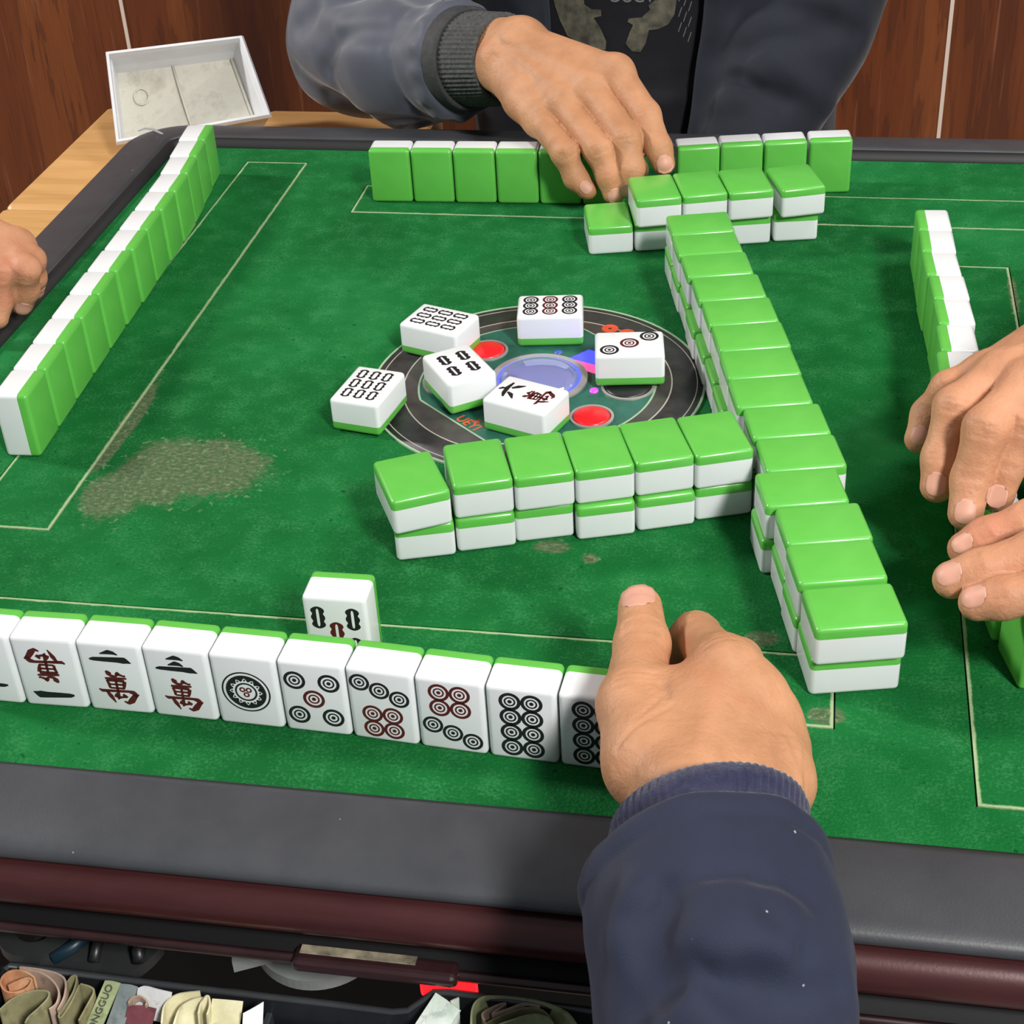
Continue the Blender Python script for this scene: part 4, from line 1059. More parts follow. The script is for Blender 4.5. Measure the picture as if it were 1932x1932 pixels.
FJ = settle(armF, (((0.0920, 0.4800, 0.0396), (0.1588, 0.5000, 0.0509), .010, -.006), ((0.0764, 0.4600, 0.0319), (0.1283, 0.4600, 0.0053), .008, -.008), ((0.1222, 0.4800, 0.0289), (0.1537, 0.5000, -0.0092), .012, .007), ((0.0683, 0.4600, 0.0111), (0.1020, 0.4600, 0.0270), .014, .006),
                        ((0.0714, 0.4700, 0.0363), (0.1052, 0.4700, 0.0409), .012, .005), ((0.1326, 0.5000, 0.0658), (0.1761, 0.5200, 0.0423), .010, -.005)))
def jacketF(P):
    d = torso(P, .017)
    xe1 = (-0.0677, 0.5000, 0.0471)[0] - .010 * (P[:, 2] - .03) / .1; xe2 = (0.0555, 0.5000, 0.0213)[0] + .012 * (P[:, 2] - .03) / .1
    d = d + .0025 * wav(P, 6, 31, .9) + .0012 * wav(P, 17, 32, .8)
    gap = np.maximum(np.maximum(xe1 - P[:, 0], P[:, 0] - xe2), P[:, 1] - TY)
    gap = gap + .002 * wav(P * A((.2, .2, 1)), 12, 41)
    sh = np.maximum(d, -(d + .011))
    for a, b, w, hh in (((0.0902, 0.5000, 0.0613), (0.1716, 0.5200, 0.0467), .010, -.005), ((0.0832, 0.4900, 0.0251), (0.1323, 0.4900, -0.0103), .009, -.006), ((0.0792, 0.4900, 0.0116), (0.1110, 0.4800, -0.0115), .012, .005), ((0.0999, 0.4900, 0.0429), (0.1356, 0.5000, 0.0042), .014, .006)): sh = sh - hh * bump(P, a, b, w)
    sh = smax(sh, -gap, .006)
    # zip placket along the picture-right edge
    band = np.exp(-(((P[:, 0] - xe2) - .012) / .011) ** 2) * (P[:, 1] < TY); sh = sh - .0035 * band
    arm = armF(P)
    arm = arm + .0025 * wav(P, 7, 51, .9) + .001 * wav(P, 20, 52, .8)
    arm = ridges(P, FJ, arm)
    d = smin(sh, arm, .012)
    return smax(d, np.abs(P[:, 2]) - .27, .02)
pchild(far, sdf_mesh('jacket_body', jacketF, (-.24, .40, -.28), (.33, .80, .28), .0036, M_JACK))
# print on the shirt front, pressed onto the cloth
def press(pts2, y0=0.40, off=0.0008):
    P = np.array([(x, y0, z) for x, z in pts2], dtype=f32)
    for _ in range(60): P[:, 1] += np.clip(shirtF(P), -.004, .01) * .7
    P[:, 1] -= off; return [tuple(p) for p in P]
def pxz(pts): return [(p[0], p[2]) for p in pts]
M_PRINT = plain('faded_khaki_print', (0.085, 0.078, 0.055, 1), 0.9, noise=0.6, nscale=110)
M_PRINTG = plain('grey_line_print', (0.13, 0.13, 0.13, 1), 0.9)
def patch(name, pts, mat):
    q = press(pxz(pts)); c = Vector((sum(p[0] for p in q) / len(q), 0, sum(p[2] for p in q) / len(q)))
    bm = bmesh.new(); f = bm.faces.new([bm.verts.new(p) for p in q])
    bmesh.ops.triangulate(bm, faces=bm.faces[:]); bmesh.ops.subdivide_edges(bm, edges=bm.edges[:], cuts=3, use_grid_fill=True)
    P = press([(v.co.x, v.co.z) for v in bm.verts])
    for v, p in zip(bm.verts, P): v.co = p
    return pchild(far, bm_obj(name, bm, mat, None))
patch('shirt_print', [(-0.0703, 0.5000, 0.0736), (-0.0570, 0.5000, 0.0737), (-0.0510, 0.5000, 0.0824), (-0.0425, 0.5000, 0.0716), (-0.0413, 0.5000, 0.0641), (-0.0352, 0.5000, 0.0606), (-0.0273, 0.5000, 0.0607), (-0.0269, 0.5000, 0.0554), (-0.0336, 0.5000, 0.0536), (-0.0284, 0.5000, 0.0465), (-0.0229, 0.5000, 0.0349), (-0.0234, 0.5000, 0.0277), (-0.0413, 0.5000, 0.0294), (-0.0568, 0.5000, 0.0373), (-0.0632, 0.5000, 0.0494), (-0.0672, 0.5000, 0.0605)], M_PRINT)
patch('shirt_print', [(0.0383, 0.5000, 0.0783), (0.0362, 0.5000, 0.0706), (0.0341, 0.5000, 0.0566), (0.0289, 0.5000, 0.0487), (0.0210, 0.5000, 0.0451), (0.0131, 0.5000, 0.0442), (0.0104, 0.5000, 0.0334), (0.0060, 0.5000, 0.0262), (-0.0011, 0.5000, 0.0270), (-0.0064, 0.5000, 0.0333), (-0.0028, 0.5000, 0.0431), (-0.0001, 0.5000, 0.0485), (-0.0049, 0.5000, 0.0511), (-0.0036, 0.5000, 0.0538), (0.0070, 0.5000, 0.0547), (0.0140, 0.5000, 0.0609), (0.0127, 0.5000, 0.0644), (0.0210, 0.5000, 0.0714), (0.0279, 0.5000, 0.0792)], M_PRINT)
for k in range(9):
    patch('shirt_print', [tuple(np.array((0.0397, 0.5000, 0.0654)) + np.array((.004 * (k % 3), 0, .010 - .0042 * k))), tuple(np.array((0.0406, 0.5000, 0.0654)) + np.array((.004 * (k % 3), 0, .010 - .0042 * k))), tuple(np.array((0.0380, 0.5000, 0.0575)) + np.array((.004 * (k % 3), 0, .010 - .0042 * k))), tuple(np.array((0.0372, 0.5000, 0.0575)) + np.array((.004 * (k % 3), 0, .010 - .0042 * k)))], M_PRINTG)
def shirt_text(s, ctr, size):
    o = text_mesh('shirt_lettering', s, size, M_PRINTG, Matrix.Identity(4)); me = o.data
    P = press([(v.co.x + ctr[0], v.co.y + ctr[2]) for v in me.vertices])
    for v, p in zip(me.vertices, P): v.co = p
    return pchild(far, o)
shirt_text('OUGV', (-0.0016, 0.5000, 0.0713), .0135)
# ================================================================ right player's two hands
rgt = empty('person', (0.45, -0.12, 0.0)); tag(rgt, 'right player with both bare hands on the right row of tiles', 'person')
upC = (-.10, -.35, .92)
cI = [(0.2730, -0.1358, 0.0860), (0.2556, -0.1538, 0.0800), (0.2500, -0.1603, 0.0610), (0.2479, -0.1666, 0.0490)]
cM = [(0.2601, -0.1337, 0.0890), (0.2394, -0.1607, 0.0810), (0.2347, -0.1694, 0.0580), (0.2328, -0.1796, 0.0460)]
cR = [(0.2496, -0.1183, 0.0860), (0.2270, -0.1377, 0.0780), (0.2219, -0.1507, 0.0570), (0.2207, -0.1581, 0.0460)]
cP = [(0.2427, -0.1049, 0.0780), (0.2261, -0.1087, 0.0710), (0.2173, -0.1089, 0.0560), (0.2135, -0.1178, 0.0470)]
wc1, wc2 = (0.3185, -0.0702, 0.0820), (0.3048, -0.0390, 0.0800)
fingC = [(cI, [.0118, .0100, .0088, .0080]), (cM, [.0118, .0102, .0090, .0082]), (cR, [.0112, .0098, .0088, .0080]), (cP, [.0098, .0086, .0078, .0072]),
         ([(0.2994, -0.1002, 0.0680), (0.2803, -0.1301, 0.0580), (0.2714, -0.1483, 0.0480)], [.013, .0115, .009])]
palmC = [(wc1, cI[0], .017, .0120), (lerp(wc1, wc2, .4), cM[0], .017, .0122), (lerp(wc1, wc2, .8), cR[0], .017, .0112), (wc2, cP[0], .016, .0100), (wc1, (0.2994, -0.1002, 0.0680), .016, .015),
         (wc1, (.40, .02, .085), .019, .022), (wc2, (.395, .05, .085), .018, .022)]
bmC = [(add(lerp(wc1, wc2, .8), upC, .013), add(cR[0], upC, .010), .003, .0008), (add(lerp(wc1, wc2, .4), upC, .013), add(cM[0], upC, .010), .003, .0008)]
for q in (cI, cM, cR, cP):
    bmC += creases(q[1], add(q[2], q[1], -1), (-.15, -.75, .6), .0055, 3, .0024, -.0006, q is cP and .0082 or .0096)
    bmC += [(add(q[1], (-.1, -.6, .7), .009), add(q[1], (-.1, -.6, .7), .010), .005, .0009)] + creases(q[2], add(q[3], q[2], -1), (-.15, -.85, .45), .005, 2, .002, -.0004, .0084)
fnC = make_hand_fn(fingC, palmC, bumps=bmC, kff=.0008)
hndC = pchild(rgt, sdf_mesh('hand', fnC, (.185, -.235, .012), (.395, .075, .125), .0014, M_SKIN2))
upN = (-.15, -.86, .48)
nail(fnC, cP[3], cP[2], upN, 0.0079, 0.0097, -.0002, hndC); nail(fnC, cR[3], cR[2], upN, 0.0097, 0.0115, -.0006, hndC)
nail(fnC, cM[3], cM[2], upN, 0.0097, 0.0115, .0004, hndC); nail(fnC, cI[3], cI[2], upN, 0.0092, 0.0110, .0004, hndC)

upD = (-.02, -.45, .89)
dI = [(0.2935, -0.1994, 0.0740), (0.2576, -0.2099, 0.0640), (0.2389, -0.2131, 0.0560), (0.2302, -0.2152, 0.0510)]
dM = [(0.2937, -0.2298, 0.0760), (0.2589, -0.2349, 0.0660), (0.2342, -0.2412, 0.0580), (0.2230, -0.2419, 0.0530)]
dR = [(0.2943, -0.2480, 0.0700), (0.2630, -0.2547, 0.0620), (0.2429, -0.2564, 0.0560), (0.2330, -0.2556, 0.0520)]
dP = [(0.2933, -0.2542, 0.0580), (0.2728, -0.2588, 0.0500), (0.2639, -0.2589, 0.0450), (0.2598, -0.2590, 0.0430)]
wd1, wd2 = (0.3445, -0.1862, 0.0720), (0.3449, -0.2142, 0.0660)
fingD = [(dI, [.0118, .0096, .0086, .0078]), (dM, [.0120, .0100, .0090, .0083]), (dR, [.0114, .0096, .0088, .0080]), (dP, [.0100, .0084, .0078, .007]),
         ([(0.3218, -0.1557, 0.0620), (0.3041, -0.1420, 0.0520), (0.2904, -0.1434, 0.0460)], [.014, .012, .0095])]
palmD = [(wd1, dI[0], .017, .012), (lerp(wd1, wd2, .4), dM[0], .017, .0122), (lerp(wd1, wd2, .75), dR[0], .017, .0115), (wd2, dP[0], .016, .0105), (wd1, (0.3218, -0.1557, 0.0620), .016, .015),
         (wd1, (.44, -.13, .075), .019, .022), (wd2, (.44, -.155, .07), .018, .022)]
bmD = []
for q in (dI, dM, dR):
    bmD += creases(q[1], add(q[2], q[1], -1), upD, .0055, 3, .0024, -.0006, .0096) + creases(q[2], add(q[3], q[2], -1), upD, .005, 3, .0018, -.0005, .0086)
    bmD += [(add(q[2], upD, .008), add(q[2], upD, .009), .0045, .0006)]
fnD = make_hand_fn(fingD, palmD, bumps=bmD, kff=.0008)
hndD = pchild(rgt, sdf_mesh('hand', fnD, (.195, -.285, .012), (.435, -.085, .115), .0014, M_SKIN2))
nail(fnD, dI[3], dI[2], upD, 0.0085, 0.0099, -.0002, hndD); nail(fnD, dM[3], dM[2], upD, 0.0106, 0.0118, -.0004, hndD); nail(fnD, dR[3], dR[2], upD, 0.0101, 0.0116, -.0002, hndD)
M_SLV = cloth_mat('dark_sleeve', (0.02, 0.02, 0.024, 1), (0.03, 0.03, 0.034, 1))
def slv(name, a, b, ra, rb, root, mat=None):
    def fn(P):
        d = cone(P, a, b, ra, rb) + .0015 * wav(P, 14, 8); ax = np.array(a) - np.array(b)
        return smax(np.maximum(d, -(d + .009)), np.maximum(plane(P, a, ax), -plane(P, b, ax)), .002)
    L = np.minimum(a, b) - max(ra, rb) - .01; U_ = np.maximum(a, b) + max(ra, rb) + .01
    return pchild(root, sdf_mesh(name, fn, L, U_, .003, mat or M_SLV))
slv('sleeve', (.372, .018, .083), (.56, .13, .10), .034, .045, rgt); slv('sleeve', (.412, -.138, .072), (.60, -.10, .09), .034, .045, rgt)

# ================================================================ left player's hand on the rim
lft = empty('person', (-0.47, 0.14, 0.0)); tag(lft, 'left player whose curled hand rests on the left rim', 'person')
upE = (.35, -.45, .82)
eA = [(-0.3502, 0.0517, 0.0500), (-0.3314, 0.0353, 0.0460), (-0.3374, 0.0405, 0.0290), (-0.3431, 0.0408, 0.0180)]
eB = [(-0.3472, 0.0614, 0.0500), (-0.3331, 0.0489, 0.0460), (-0.3371, 0.0532, 0.0310), (-0.3411, 0.0562, 0.0210)]
eC = [(-0.3594, 0.0433, 0.0500), (-0.3457, 0.0312, 0.0460), (-0.3506, 0.0293, 0.0270), (-0.3523, 0.0230, 0.0170)]
eD = [(-0.3691, 0.0386, 0.0460), (-0.3554, 0.0254, 0.0400), (-0.3614, 0.0253, 0.0230), (-0.3634, 0.0211, 0.0160)]
we1, we2 = (-0.3828, 0.0659, 0.0580), (-0.3964, 0.0548, 0.0560)
fingE = [(eA, [.0098, .0086, .0078, .0071]), (eB, [.0094, .0080, .0073, .0066]), (eC, [.0098, .0085, .0078, .0071]), (eD, [.0092, .0078, .0071, .0066])]
palmE = [(we1, eB[0], .0140, .0098), (lerp(we1, we2, .35), eA[0], .0140, .0100), (lerp(we1, we2, .7), eC[0], .0140, .0100), (we2, eD[0], .0140, .0092), (we1, (-.505, .13, .07), .016, .019), (we2, (-.515, .11, .065), .016, .019)]
bmE = []
for q in (eA, eC): bmE += creases(q[1], add(q[2], q[1], -1), upE, .005, 3, .0022, -.0006, .0094)
fnE = make_hand_fn(fingE, palmE, bumps=bmE, kff=.0035)
hndE = pchild(lft, sdf_mesh('hand', fnE, (-.53, -.014, .004), (-.296, .215, .10), .0014, M_SKIN2))
nail(fnE, eA[3], eA[2], (.62, -.70, .35), .0100, .0110, -.0015, hndE, drop=.003); nail(fnE, eB[3], eB[2], (.9, -.35, .25), .0085, .0100, -.001, hndE, drop=.003)
slv('sleeve', (-.498, .122, .066), (-.68, .10, .06), .034, .046, lft)

# ================================================================ side table and white tray behind the far left corner
ST = empty('side_table', (-.36, .05, -.76)); tag(ST, 'pale wooden side table behind the left edge of the mahjong table', 'side table')
def schild(o): return pchild(ST, o)
M_PINE = pale_wood()
ox, oy = (-0.5260, 0.6065, -0.0635)[0], (-0.4190, 0.6038, -0.0635)[1]
jy = (-0.5098, 0.3663, -0.0635)[1]
schild(box_obj('tabletop', (ox, -.362, jy + .0006, oy, -.0915, -.0635), M_PINE, None, .006, 3))
schild(box_obj('tabletop', (ox, -.362, -.42, jy - .0006, -.0915, -.0635), M_PINE, None, .006, 3))
schild(box_obj('tabletop', (-.3608, -.19, .372, oy, -.0915, -.0635), M_PINE, None, .006, 3))
schild(box_obj('apron', (ox + .015, -.21, oy - .03, oy - .012, -.16, -.092), M_PINE, None, .002)); schild(box_obj('apron', (ox + .015, ox + .033, -.40, oy - .031, -.16, -.092), M_PINE, None, .002))
for x, y in ((ox + .06, oy - .06), (-.24, oy - .06), (ox + .06, -.37)): schild(box_obj('leg', (x - .02, x + .02, y - .02, y + .02, -.76, -.092), M_PINE, None, .003))

def tray_mats():
    a = plain('white_tray_plastic', (0.70, 0.71, 0.73, 1), 0.35, noise=0.05)
    m = NT('stained_tray_floor'); c = m.coord(); f = m.noise(c, 38, 5, 0.7)
    col = m.ramp(f, [(0.30, (0.40, 0.37, 0.30, 1)), (0.50, (0.56, 0.54, 0.46, 1)), (0.72, (0.50, 0.47, 0.39, 1))])
    col = m.mix(m.math('MULTIPLY', m.rng(m.noise(c, 24, 4, 0.7), 0.58, 0.68), 0.6), col, (0.46, 0.36, 0.24, 1))
    m.color(col); m.set(Roughness=0.6); return a, m.m
M_TRAY, M_STAIN = tray_mats()
yb = .470
O = [Vector((-0.4527, 0.4550, -0.0392)), Vector((-0.3200, 0.4900, -0.0250)), Vector((-0.3558, 0.5450, 0.0270)), Vector((-0.4720, 0.5100, 0.0229))]  # BL BR TR TL of the open rim
cen = sum(O, Vector()) / 4
ux = ((O[1] - O[0]) + (O[2] - O[3])).normalized(); nz_ = (O[3] - O[0]).cross(ux).normalized()
if nz_.y < 0: nz_ = -nz_
TRAY = empty('plastic_tray', tuple(cen)); tag(TRAY, 'dirty white plastic tray propped on its side on the side table', 'tray')
def quad_loop(k, depth, shift=(0, 0, 0)): return [cen + (o - cen) * k + nz_ * depth + Vector(shift) for o in O]
vy = (O[3] - O[0]).normalized()
def loopc(kx, ky, depth, sx=0.0, sy=0.0):
    out = []
    for o in O:
        d = o - cen; out.append(cen + ux * d.dot(ux) * kx + (d - ux * d.dot(ux)) * ky + nz_ * depth + ux * sx + vy * sy)
    return out
def bez_loop(L, n=8, bulge=0.0):
    return L
outer = [loopc(1.0, 1.0, 0), loopc(1.02, 1.03, .004), loopc(.965, .955, .012), loopc(.90, .90, .040, -.006)]
inner = [loopc(.965, .945, .0), loopc(.945, .93, .006, -.002), loopc(.885, .84, .037, -.008, .004)]
def lofted(name, loops, mat, cap_last, cap_first=False):
    V = [tuple(p) for l in loops for p in l]; F = []
    for i in range(len(loops) - 1):
        for j in range(4): F.append((i * 4 + j, i * 4 + (j + 1) % 4, i * 4 + 4 + (j + 1) % 4, i * 4 + 4 + j))
    if cap_last: k = (len(loops) - 1) * 4; F.append((k, k + 1, k + 2, k + 3))
    bm = bmesh.new(); bv = [bm.verts.new(v) for v in V]
    for f in F: bm.faces.new([bv[i] for i in f])
    bmesh.ops.recalc_face_normals(bm, faces=bm.faces)
    return pchild(TRAY, bm_obj(name, bm, mat, None, False))
lofted('tray_shell', [outer[3][::1]] + outer[2::-1] + inner, M_TRAY, False)
bl = inner[2]; bo = [p + nz_ * .003 for p in outer[3]]
lofted('tray_floor', [bo, outer[3]] + [bl], M_STAIN, True)
fl0, fl1, fl2, fl3 = bl
def on_floor(u, v, h=.0006): a = fl0 + (fl1 - fl0) * u; b = fl3 + (fl2 - fl3) * u; return a + (b - a) * v - nz_ * h
ring = []
pchild(TRAY, tube('floor_rib', [on_floor(.52, .02), on_floor(.50, .5), on_floor(.48, .98)], .0013, M_STAIN, None, 6))
pchild(TRAY, tube('floor_rib', [on_floor(.985, .02), on_floor(.98, .98)], .0016, M_STAIN, None, 6))
pchild(TRAY, tube('moulded_ring', [on_floor(.18 + .058 * math.cos(2 * PI * i / 28), .62 + .11 * math.sin(2 * PI * i / 28)) for i in range(29)], .0009, M_STAIN, None, 6))

# ================================================================ open cash drawer under the near edge
DR = empty('cash_drawer', (0.0, -.44, -.135)); tag(DR, 'open black cash drawer full of banknotes under the near edge', 'drawer')
M_DRW = plain('drawer_plastic', (0.035, 0.038, 0.042, 1), 0.32, noise=0.2)
M_DRI = plain('drawer_inside', (0.012, 0.013, 0.016, 1), 0.45, noise=0.3)
lip = [(-0.1657, -0.4113, -0.0585), (-0.1642, -0.4089, -0.0580), (-0.0976, -0.4099, -0.0580), (-0.0189, -0.4103, -0.0580), (0.0050, -0.4114, -0.0570), (0.0121, -0.4120, -0.0540), (0.0175, -0.4097, -0.0500), (0.0220, -0.4073, -0.0470), (0.0281, -0.4069, -0.0465), (0.0888, -0.4082, -0.0465), (.22, -.4165, -.0465)]
V, F = [], []
for p in lip:
    V += [(p[0], p[1], p[2]), (p[0], p[1] - .0035, p[2]), (p[0], p[1] - .0035, -.125), (p[0], p[1], -.125)]
for i in range(len(lip) - 1):
    for k in range(4): F.append((i * 4 + k, i * 4 + (k + 1) % 4, i * 4 + 4 + (k + 1) % 4, i * 4 + 4 + k))
bm = bmesh.new(); bv = [bm.verts.new(v) for v in V]
for f in F: bm.faces.new([bv[i] for i in f])
bmesh.ops.recalc_face_normals(bm, faces=bm.faces); pchild(DR, bm_obj('back_wall', bm, M_DRI, None, False))
pchild(DR, tube('drawer_lip', [(p[0], p[1] - .0016, p[2] - .0004) for p in lip], .0017, M_DRW, None, 10))
lx0 = lip[0][0]
pchild(DR, box_obj('side_wall', (lx0 - .004, lx0, -.52, lip[1][1], -.125, -.060), M_DRI, None, .001))
pchild(DR, tube('drawer_lip', [(lx0 - .001, lip[0][1] - .002, -.0595), (lx0 - .001, -.52, -.0595)], .0017, M_DRW, None, 10))
pchild(DR, box_obj('drawer_floor', (lx0 - .004, .22, -.52, -.404, -.129, -.125), M_DRI, None, .001))
pchild(DR, box_obj('front_wall', (lx0 - .004, .22, -.524, -.52, -.129, -.060), M_DRI, None, .001))
# clear compartment box with a grey edge
b0 = (-0.0504, -0.4065, -0.0660); b1 = (-0.0007, -0.4069, -0.0660)
M_GLZ = plain('compartment_liner', (0.085, 0.090, 0.110, 1), 0.2, noise=0.6, nscale=160)
pchild(DR, box_obj('compartment_wall', (b0[0], b0[0] + .0028, -.515, b0[1] - .003, -.124, -.066), M_DRW, None, .0006)); pchild(DR, box_obj('compartment_wall', (b1[0], b1[0] + .0022, -.515, b1[1] - .002, -.124, -.068), M_DRW, None, .0006))
pchild(DR, box_obj('compartment_liner', (b0[0] + .003, b1[0] - .0005, -.515, b0[1] - .009, -.0735, -.0705), M_GLZ, None, .001))

def note_mat(name, a, b, sc=60): 
    m = NT(name); c = m.coord(); f = m.noise(c, sc, 4, 0.7); col = m.ramp(f, [(0.32, a), (0.66, b)])
    col = m.mix(m.math('MULTIPLY', m.rng(m.noise(c, sc * 2.3, 3, 0.6), 0.56, 0.66), 0.4), col, tuple(x * .45 for x in a[:3]) + (1,))
    m.color(col); m.set(Roughness=0.85); return m.m
N_OR = note_mat('note_orange', (0.40, 0.16, 0.07, 1), (0.62, 0.36, 0.20, 1)); N_PK = note_mat('note_pinkish', (0.28, 0.19, 0.14, 1), (0.42, 0.31, 0.24, 1)); N_OL = note_mat('note_olive', (0.15, 0.14, 0.065, 1), (0.27, 0.25, 0.13, 1))
N_GR = note_mat('note_green', (0.20, 0.25, 0.12, 1), (0.34, 0.38, 0.20, 1)); N_BL = note_mat('note_blue_grey', (0.12, 0.15, 0.15, 1), (0.20, 0.23, 0.23, 1)); N_MR = note_mat('note_maroon', (0.10, 0.018, 0.03, 1), (0.15, 0.04, 0.05, 1))
N_CR = note_mat('note_cream', (0.52, 0.48, 0.28, 1), (0.72, 0.68, 0.46, 1), 45); N_WG = note_mat('note_white_green', (0.50, 0.62, 0.50, 1), (0.82, 0.86, 0.82, 1), 50); N_WH = note_mat('note_white', (0.45, 0.45, 0.45, 1), (0.6, 0.6, 0.6, 1))
def smooth_pts(P, n=6):
    P = [Vector(p) for p in P]; out = []
    for i in range(len(P) - 1):
        p0, p1, p2, p3 = P[max(i - 1, 0)], P[i], P[i + 1], P[min(i + 2, len(P) - 1)]
        for k in range(n):
            t = k / n; out.append(0.5 * ((2 * p1) + (p2 - p0) * t + (2 * p0 - 5 * p1 + 4 * p2 - p3) * t * t + (3 * p1 - p0 - 3 * p2 + p3) * t ** 3))
    out.append(P[-1]); return out
def note(label, pts, mat, ext=(0, -.004, -.045), th=.0008, name='banknote', grp='banknotes in the cash drawer'):
    Q = smooth_pts(pts); V, F = [], []; E_ = Vector(ext)
    for i, p in enumerate(Q):
        t = Q[min(i + 1, len(Q) - 1)] - Q[max(i - 1, 0)]; nn = t.cross(E_).normalized() * th / 2
        V += [p + nn, p - nn, p - nn + E_, p + nn + E_]
    for i in range(len(Q) - 1):
        for k in range(4): F.append((i * 4 + k, i * 4 + (k + 1) % 4, i * 4 + 4 + (k + 1) % 4, i * 4 + 4 + k))
    F.append((0, 1, 2, 3)); k = len(V) - 4; F.append((k + 3, k + 2, k + 1, k))
    bm = bmesh.new(); bv = [bm.verts.new(v) for v in V]
    for f in F: bm.faces.new([bv[i] for i in f])
    bmesh.ops.recalc_face_normals(bm, faces=bm.faces)
    o = bm_obj(name, bm, mat, None); tag(o, label, 'banknote', grp); 
    try: o.data.set_sharp_from_angle(angle=math.radians(50))
    except Exception: pass
    return o
ZN = -.064
note('orange banknote rolled up in the far left of the drawer', [(-0.1579, -0.4245, -0.0535), (-0.1556, -0.4222, -0.0535), (-0.1516, -0.4195, -0.0535), (-0.1490, -0.4205, -0.0535), (-0.1494, -0.4244, -0.0535), (-0.1529, -0.4271, -0.0535), (-0.1574, -0.4272, -0.0535), (-0.1612, -0.4241, -0.0535), (-0.1622, -0.4198, -0.0535), (-0.1596, -0.4166, -0.0535), (-0.1539, -0.4164, -0.0535), (-0.1486, -0.4188, -0.0535)], N_OR)
note('pinkish brown banknote curving behind the orange roll', [(-0.1535, -0.4152, -0.0535), (-0.1463, -0.4163, -0.0535), (-0.1402, -0.4193, -0.0535), (-0.1353, -0.4242, -0.0535), (-0.1338, -0.4300, -0.0535), (-0.1356, -0.4334, -0.0535)], N_PK)
note('thin pale banknote edge against the drawer back wall', [(-0.1567, -0.4151, -0.0525), (-0.1466, -0.4152, -0.0525), (-0.1383, -0.4166, -0.0525), (-0.1339, -0.4199, -0.0525), (-0.1314, -0.4272, -0.0525), (-0.1314, -0.4339, -0.0525)], N_PK)
note('olive banknote folded in a narrow loop', [(-0.1336, -0.4193, -0.0535), (-0.1327, -0.4158, -0.0535), (-0.1305, -0.4166, -0.0535), (-0.1291, -0.4234, -0.0535), (-0.1297, -0.4308, -0.0535), (-0.1304, -0.4357, -0.0535), (-0.1288, -0.4363, -0.0535), (-0.1278, -0.4286, -0.0535), (-0.1279, -0.4199, -0.0535)], N_OL)
note('olive banknote rolled at the front left of the drawer', [(-0.1561, -0.4368, -0.0535), (-0.1532, -0.4307, -0.0535), (-0.1469, -0.4258, -0.0535), (-0.1402, -0.4249, -0.0535), (-0.1384, -0.4279, -0.0535), (-0.1402, -0.4335, -0.0535), (-0.1424, -0.4381, -0.0535), (-0.1426, -0.4413, -0.0535)], N_OL)
note('brown banknote standing right of the folded olive one', [(-0.1272, -0.4201, -0.0525), (-0.1223, -0.4211, -0.0525), (-0.1199, -0.4235, -0.0525), (-0.1201, -0.4311, -0.0525), (-0.1205, -0.4378, -0.0525)], N_OL)
n1 = note('pale green banknote with capital lettering facing up', [(-0.1168, -0.4179, -0.0515), (-0.1135, -0.4179, -0.0513), (-0.1098, -0.4183, -0.0515)], N_GR, (-.005, -.024, -.012))
n2 = note('blue grey banknote beside the lettered green one', [(-0.1100, -0.4178, -0.0525), (-0.1057, -0.4179, -0.0523), (-0.1023, -0.4184, -0.0525)], N_BL, (-.004, -.026, -.014))
note('maroon banknote lying in the middle of the notes', [(-0.1044, -0.4260, -0.0555), (-0.0987, -0.4254, -0.0550), (-0.0922, -0.4257, -0.0555)], N_MR, (-.002, -.014, -.012))
note('brown rolled banknote behind the maroon one', [(-0.1039, -0.4262, -0.0535), (-0.1034, -0.4232, -0.0535), (-0.1004, -0.4220, -0.0535), (-0.0967, -0.4239, -0.0535), (-0.0964, -0.4260, -0.0535)], N_PK)
note('white paper roll against the drawer back wall', [(-0.1021, -0.4189, -0.0525), (-0.0991, -0.4182, -0.0515), (-0.0930, -0.4191, -0.0515), (-0.0872, -0.4191, -0.0525)], N_WH, (-.001, -.008, -.010))
note('yellowish banknote with curled edge left of the cream notes', [(-0.0866, -0.4337, -0.0535), (-0.0885, -0.4249, -0.0535), (-0.0853, -0.4191, -0.0535), (-0.0759, -0.4170, -0.0525)], N_CR, (.004, -.012, -.045))
note('cream banknote curled into an arch', [(-0.0823, -0.4321, -0.0555), (-0.0820, -0.4243, -0.0545), (-0.0773, -0.4202, -0.0535), (-0.0731, -0.4191, -0.0535)], N_CR, (.002, -.014, -.04))
note('cream banknote standing in a tight fold', [(-0.0731, -0.4271, -0.0535), (-0.0738, -0.4224, -0.0535), (-0.0724, -0.4201, -0.0515), (-0.0709, -0.4199, -0.0515), (-0.0690, -0.4239, -0.0515), (-0.0690, -0.4279, -0.0525)], N_CR, (0, -.008, -.03))
note('broad cream banknote facing up', [(-0.0698, -0.4192, -0.0535), (-0.0633, -0.4193, -0.0530), (-0.0567, -0.4188, -0.0535)], N_CR, (.001, -.028, -.02))
note('pale banknote with a green corner at the right of the cream notes', [(-0.0541, -0.4261, -0.0515), (-0.0510, -0.4231, -0.0515), (-0.0476, -0.4194, -0.0515)], N_WG, (.002, -.020, -.02))
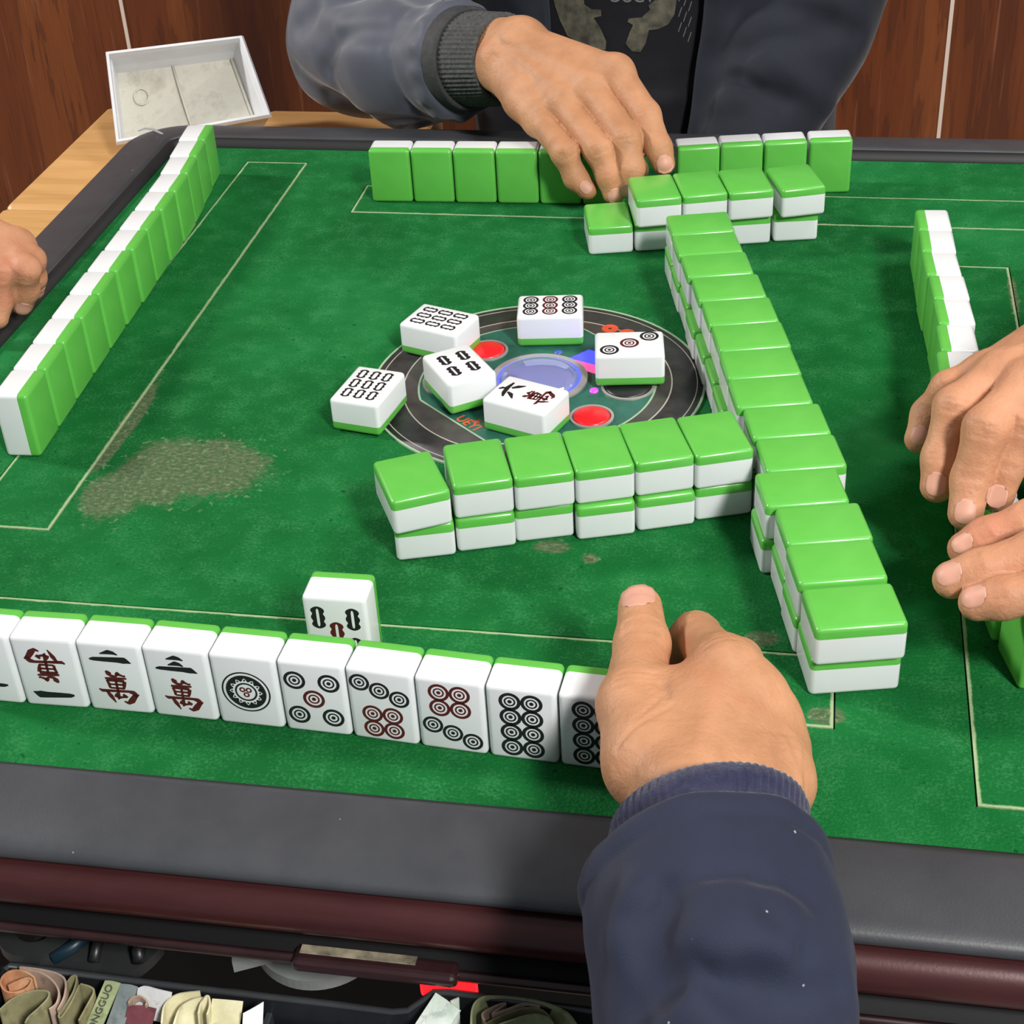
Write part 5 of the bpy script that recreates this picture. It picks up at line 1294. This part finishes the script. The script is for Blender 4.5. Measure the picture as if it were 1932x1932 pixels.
note('white and pale green banknote standing tilted right of the clear compartment', [(0.0237, -0.4118, -0.0435), (0.0292, -0.4150, -0.0435), (0.0352, -0.4189, -0.0435)], N_WG, (-.018, -.024, -.022))
note('small white banknote corner behind the tilted one', [(0.0298, -0.4135, -0.0455), (0.0328, -0.4113, -0.0455)], N_WG, (.001, -.010, -.03))
note('pale green banknote wrapped round the roll of notes', [(0.0408, -0.4260, -0.0445), (0.0395, -0.4172, -0.0445), (0.0409, -0.4121, -0.0445), (0.0452, -0.4097, -0.0445), (0.0559, -0.4090, -0.0445), (0.0678, -0.4100, -0.0445), (0.0769, -0.4134, -0.0445), (0.0819, -0.4191, -0.0445)], N_GR)
note('tan banknote crumpled inside the roll of notes', [(0.0451, -0.4208, -0.0455), (0.0438, -0.4176, -0.0455), (0.0480, -0.4134, -0.0455), (0.0520, -0.4116, -0.0455), (0.0476, -0.4171, -0.0455), (0.0531, -0.4143, -0.0455), (0.0593, -0.4106, -0.0455), (0.0658, -0.4108, -0.0455)], N_PK)
note('olive banknote in the middle of the roll of notes', [(0.0452, -0.4218, -0.0465), (0.0517, -0.4166, -0.0465), (0.0595, -0.4121, -0.0465), (0.0670, -0.4122, -0.0465), (0.0722, -0.4176, -0.0465)], N_OL)
note('pale banknote innermost in the roll of notes', [(0.0488, -0.4236, -0.0455), (0.0555, -0.4194, -0.0455), (0.0634, -0.4155, -0.0455), (0.0698, -0.4162, -0.0455), (0.0732, -0.4203, -0.0455)], N_GR)
M_TXT = plain('note_ink', (0.05, 0.055, 0.04, 1), 0.8)
p0 = Vector((-0.1129, -0.4191, -0.0507)); p1 = p0 + Vector((-.005, -.024, -.012)); dx = (p1 - p0).normalized()
xr = Vector((1, 0, 0)); nn = xr.cross(-dx).normalized(); yr = nn.cross(dx)
Mt = Matrix.Identity(4)
for i in range(3): Mt[i][0] = -dx[i]; Mt[i][1] = -yr[i]; Mt[i][2] = nn[i]
Mt.translation = (p0 + p1) / 2 + nn * .0010
tx = text_mesh('note_lettering', 'ZHONGGUO', .0042, M_TXT, Mt); tx.parent = n1
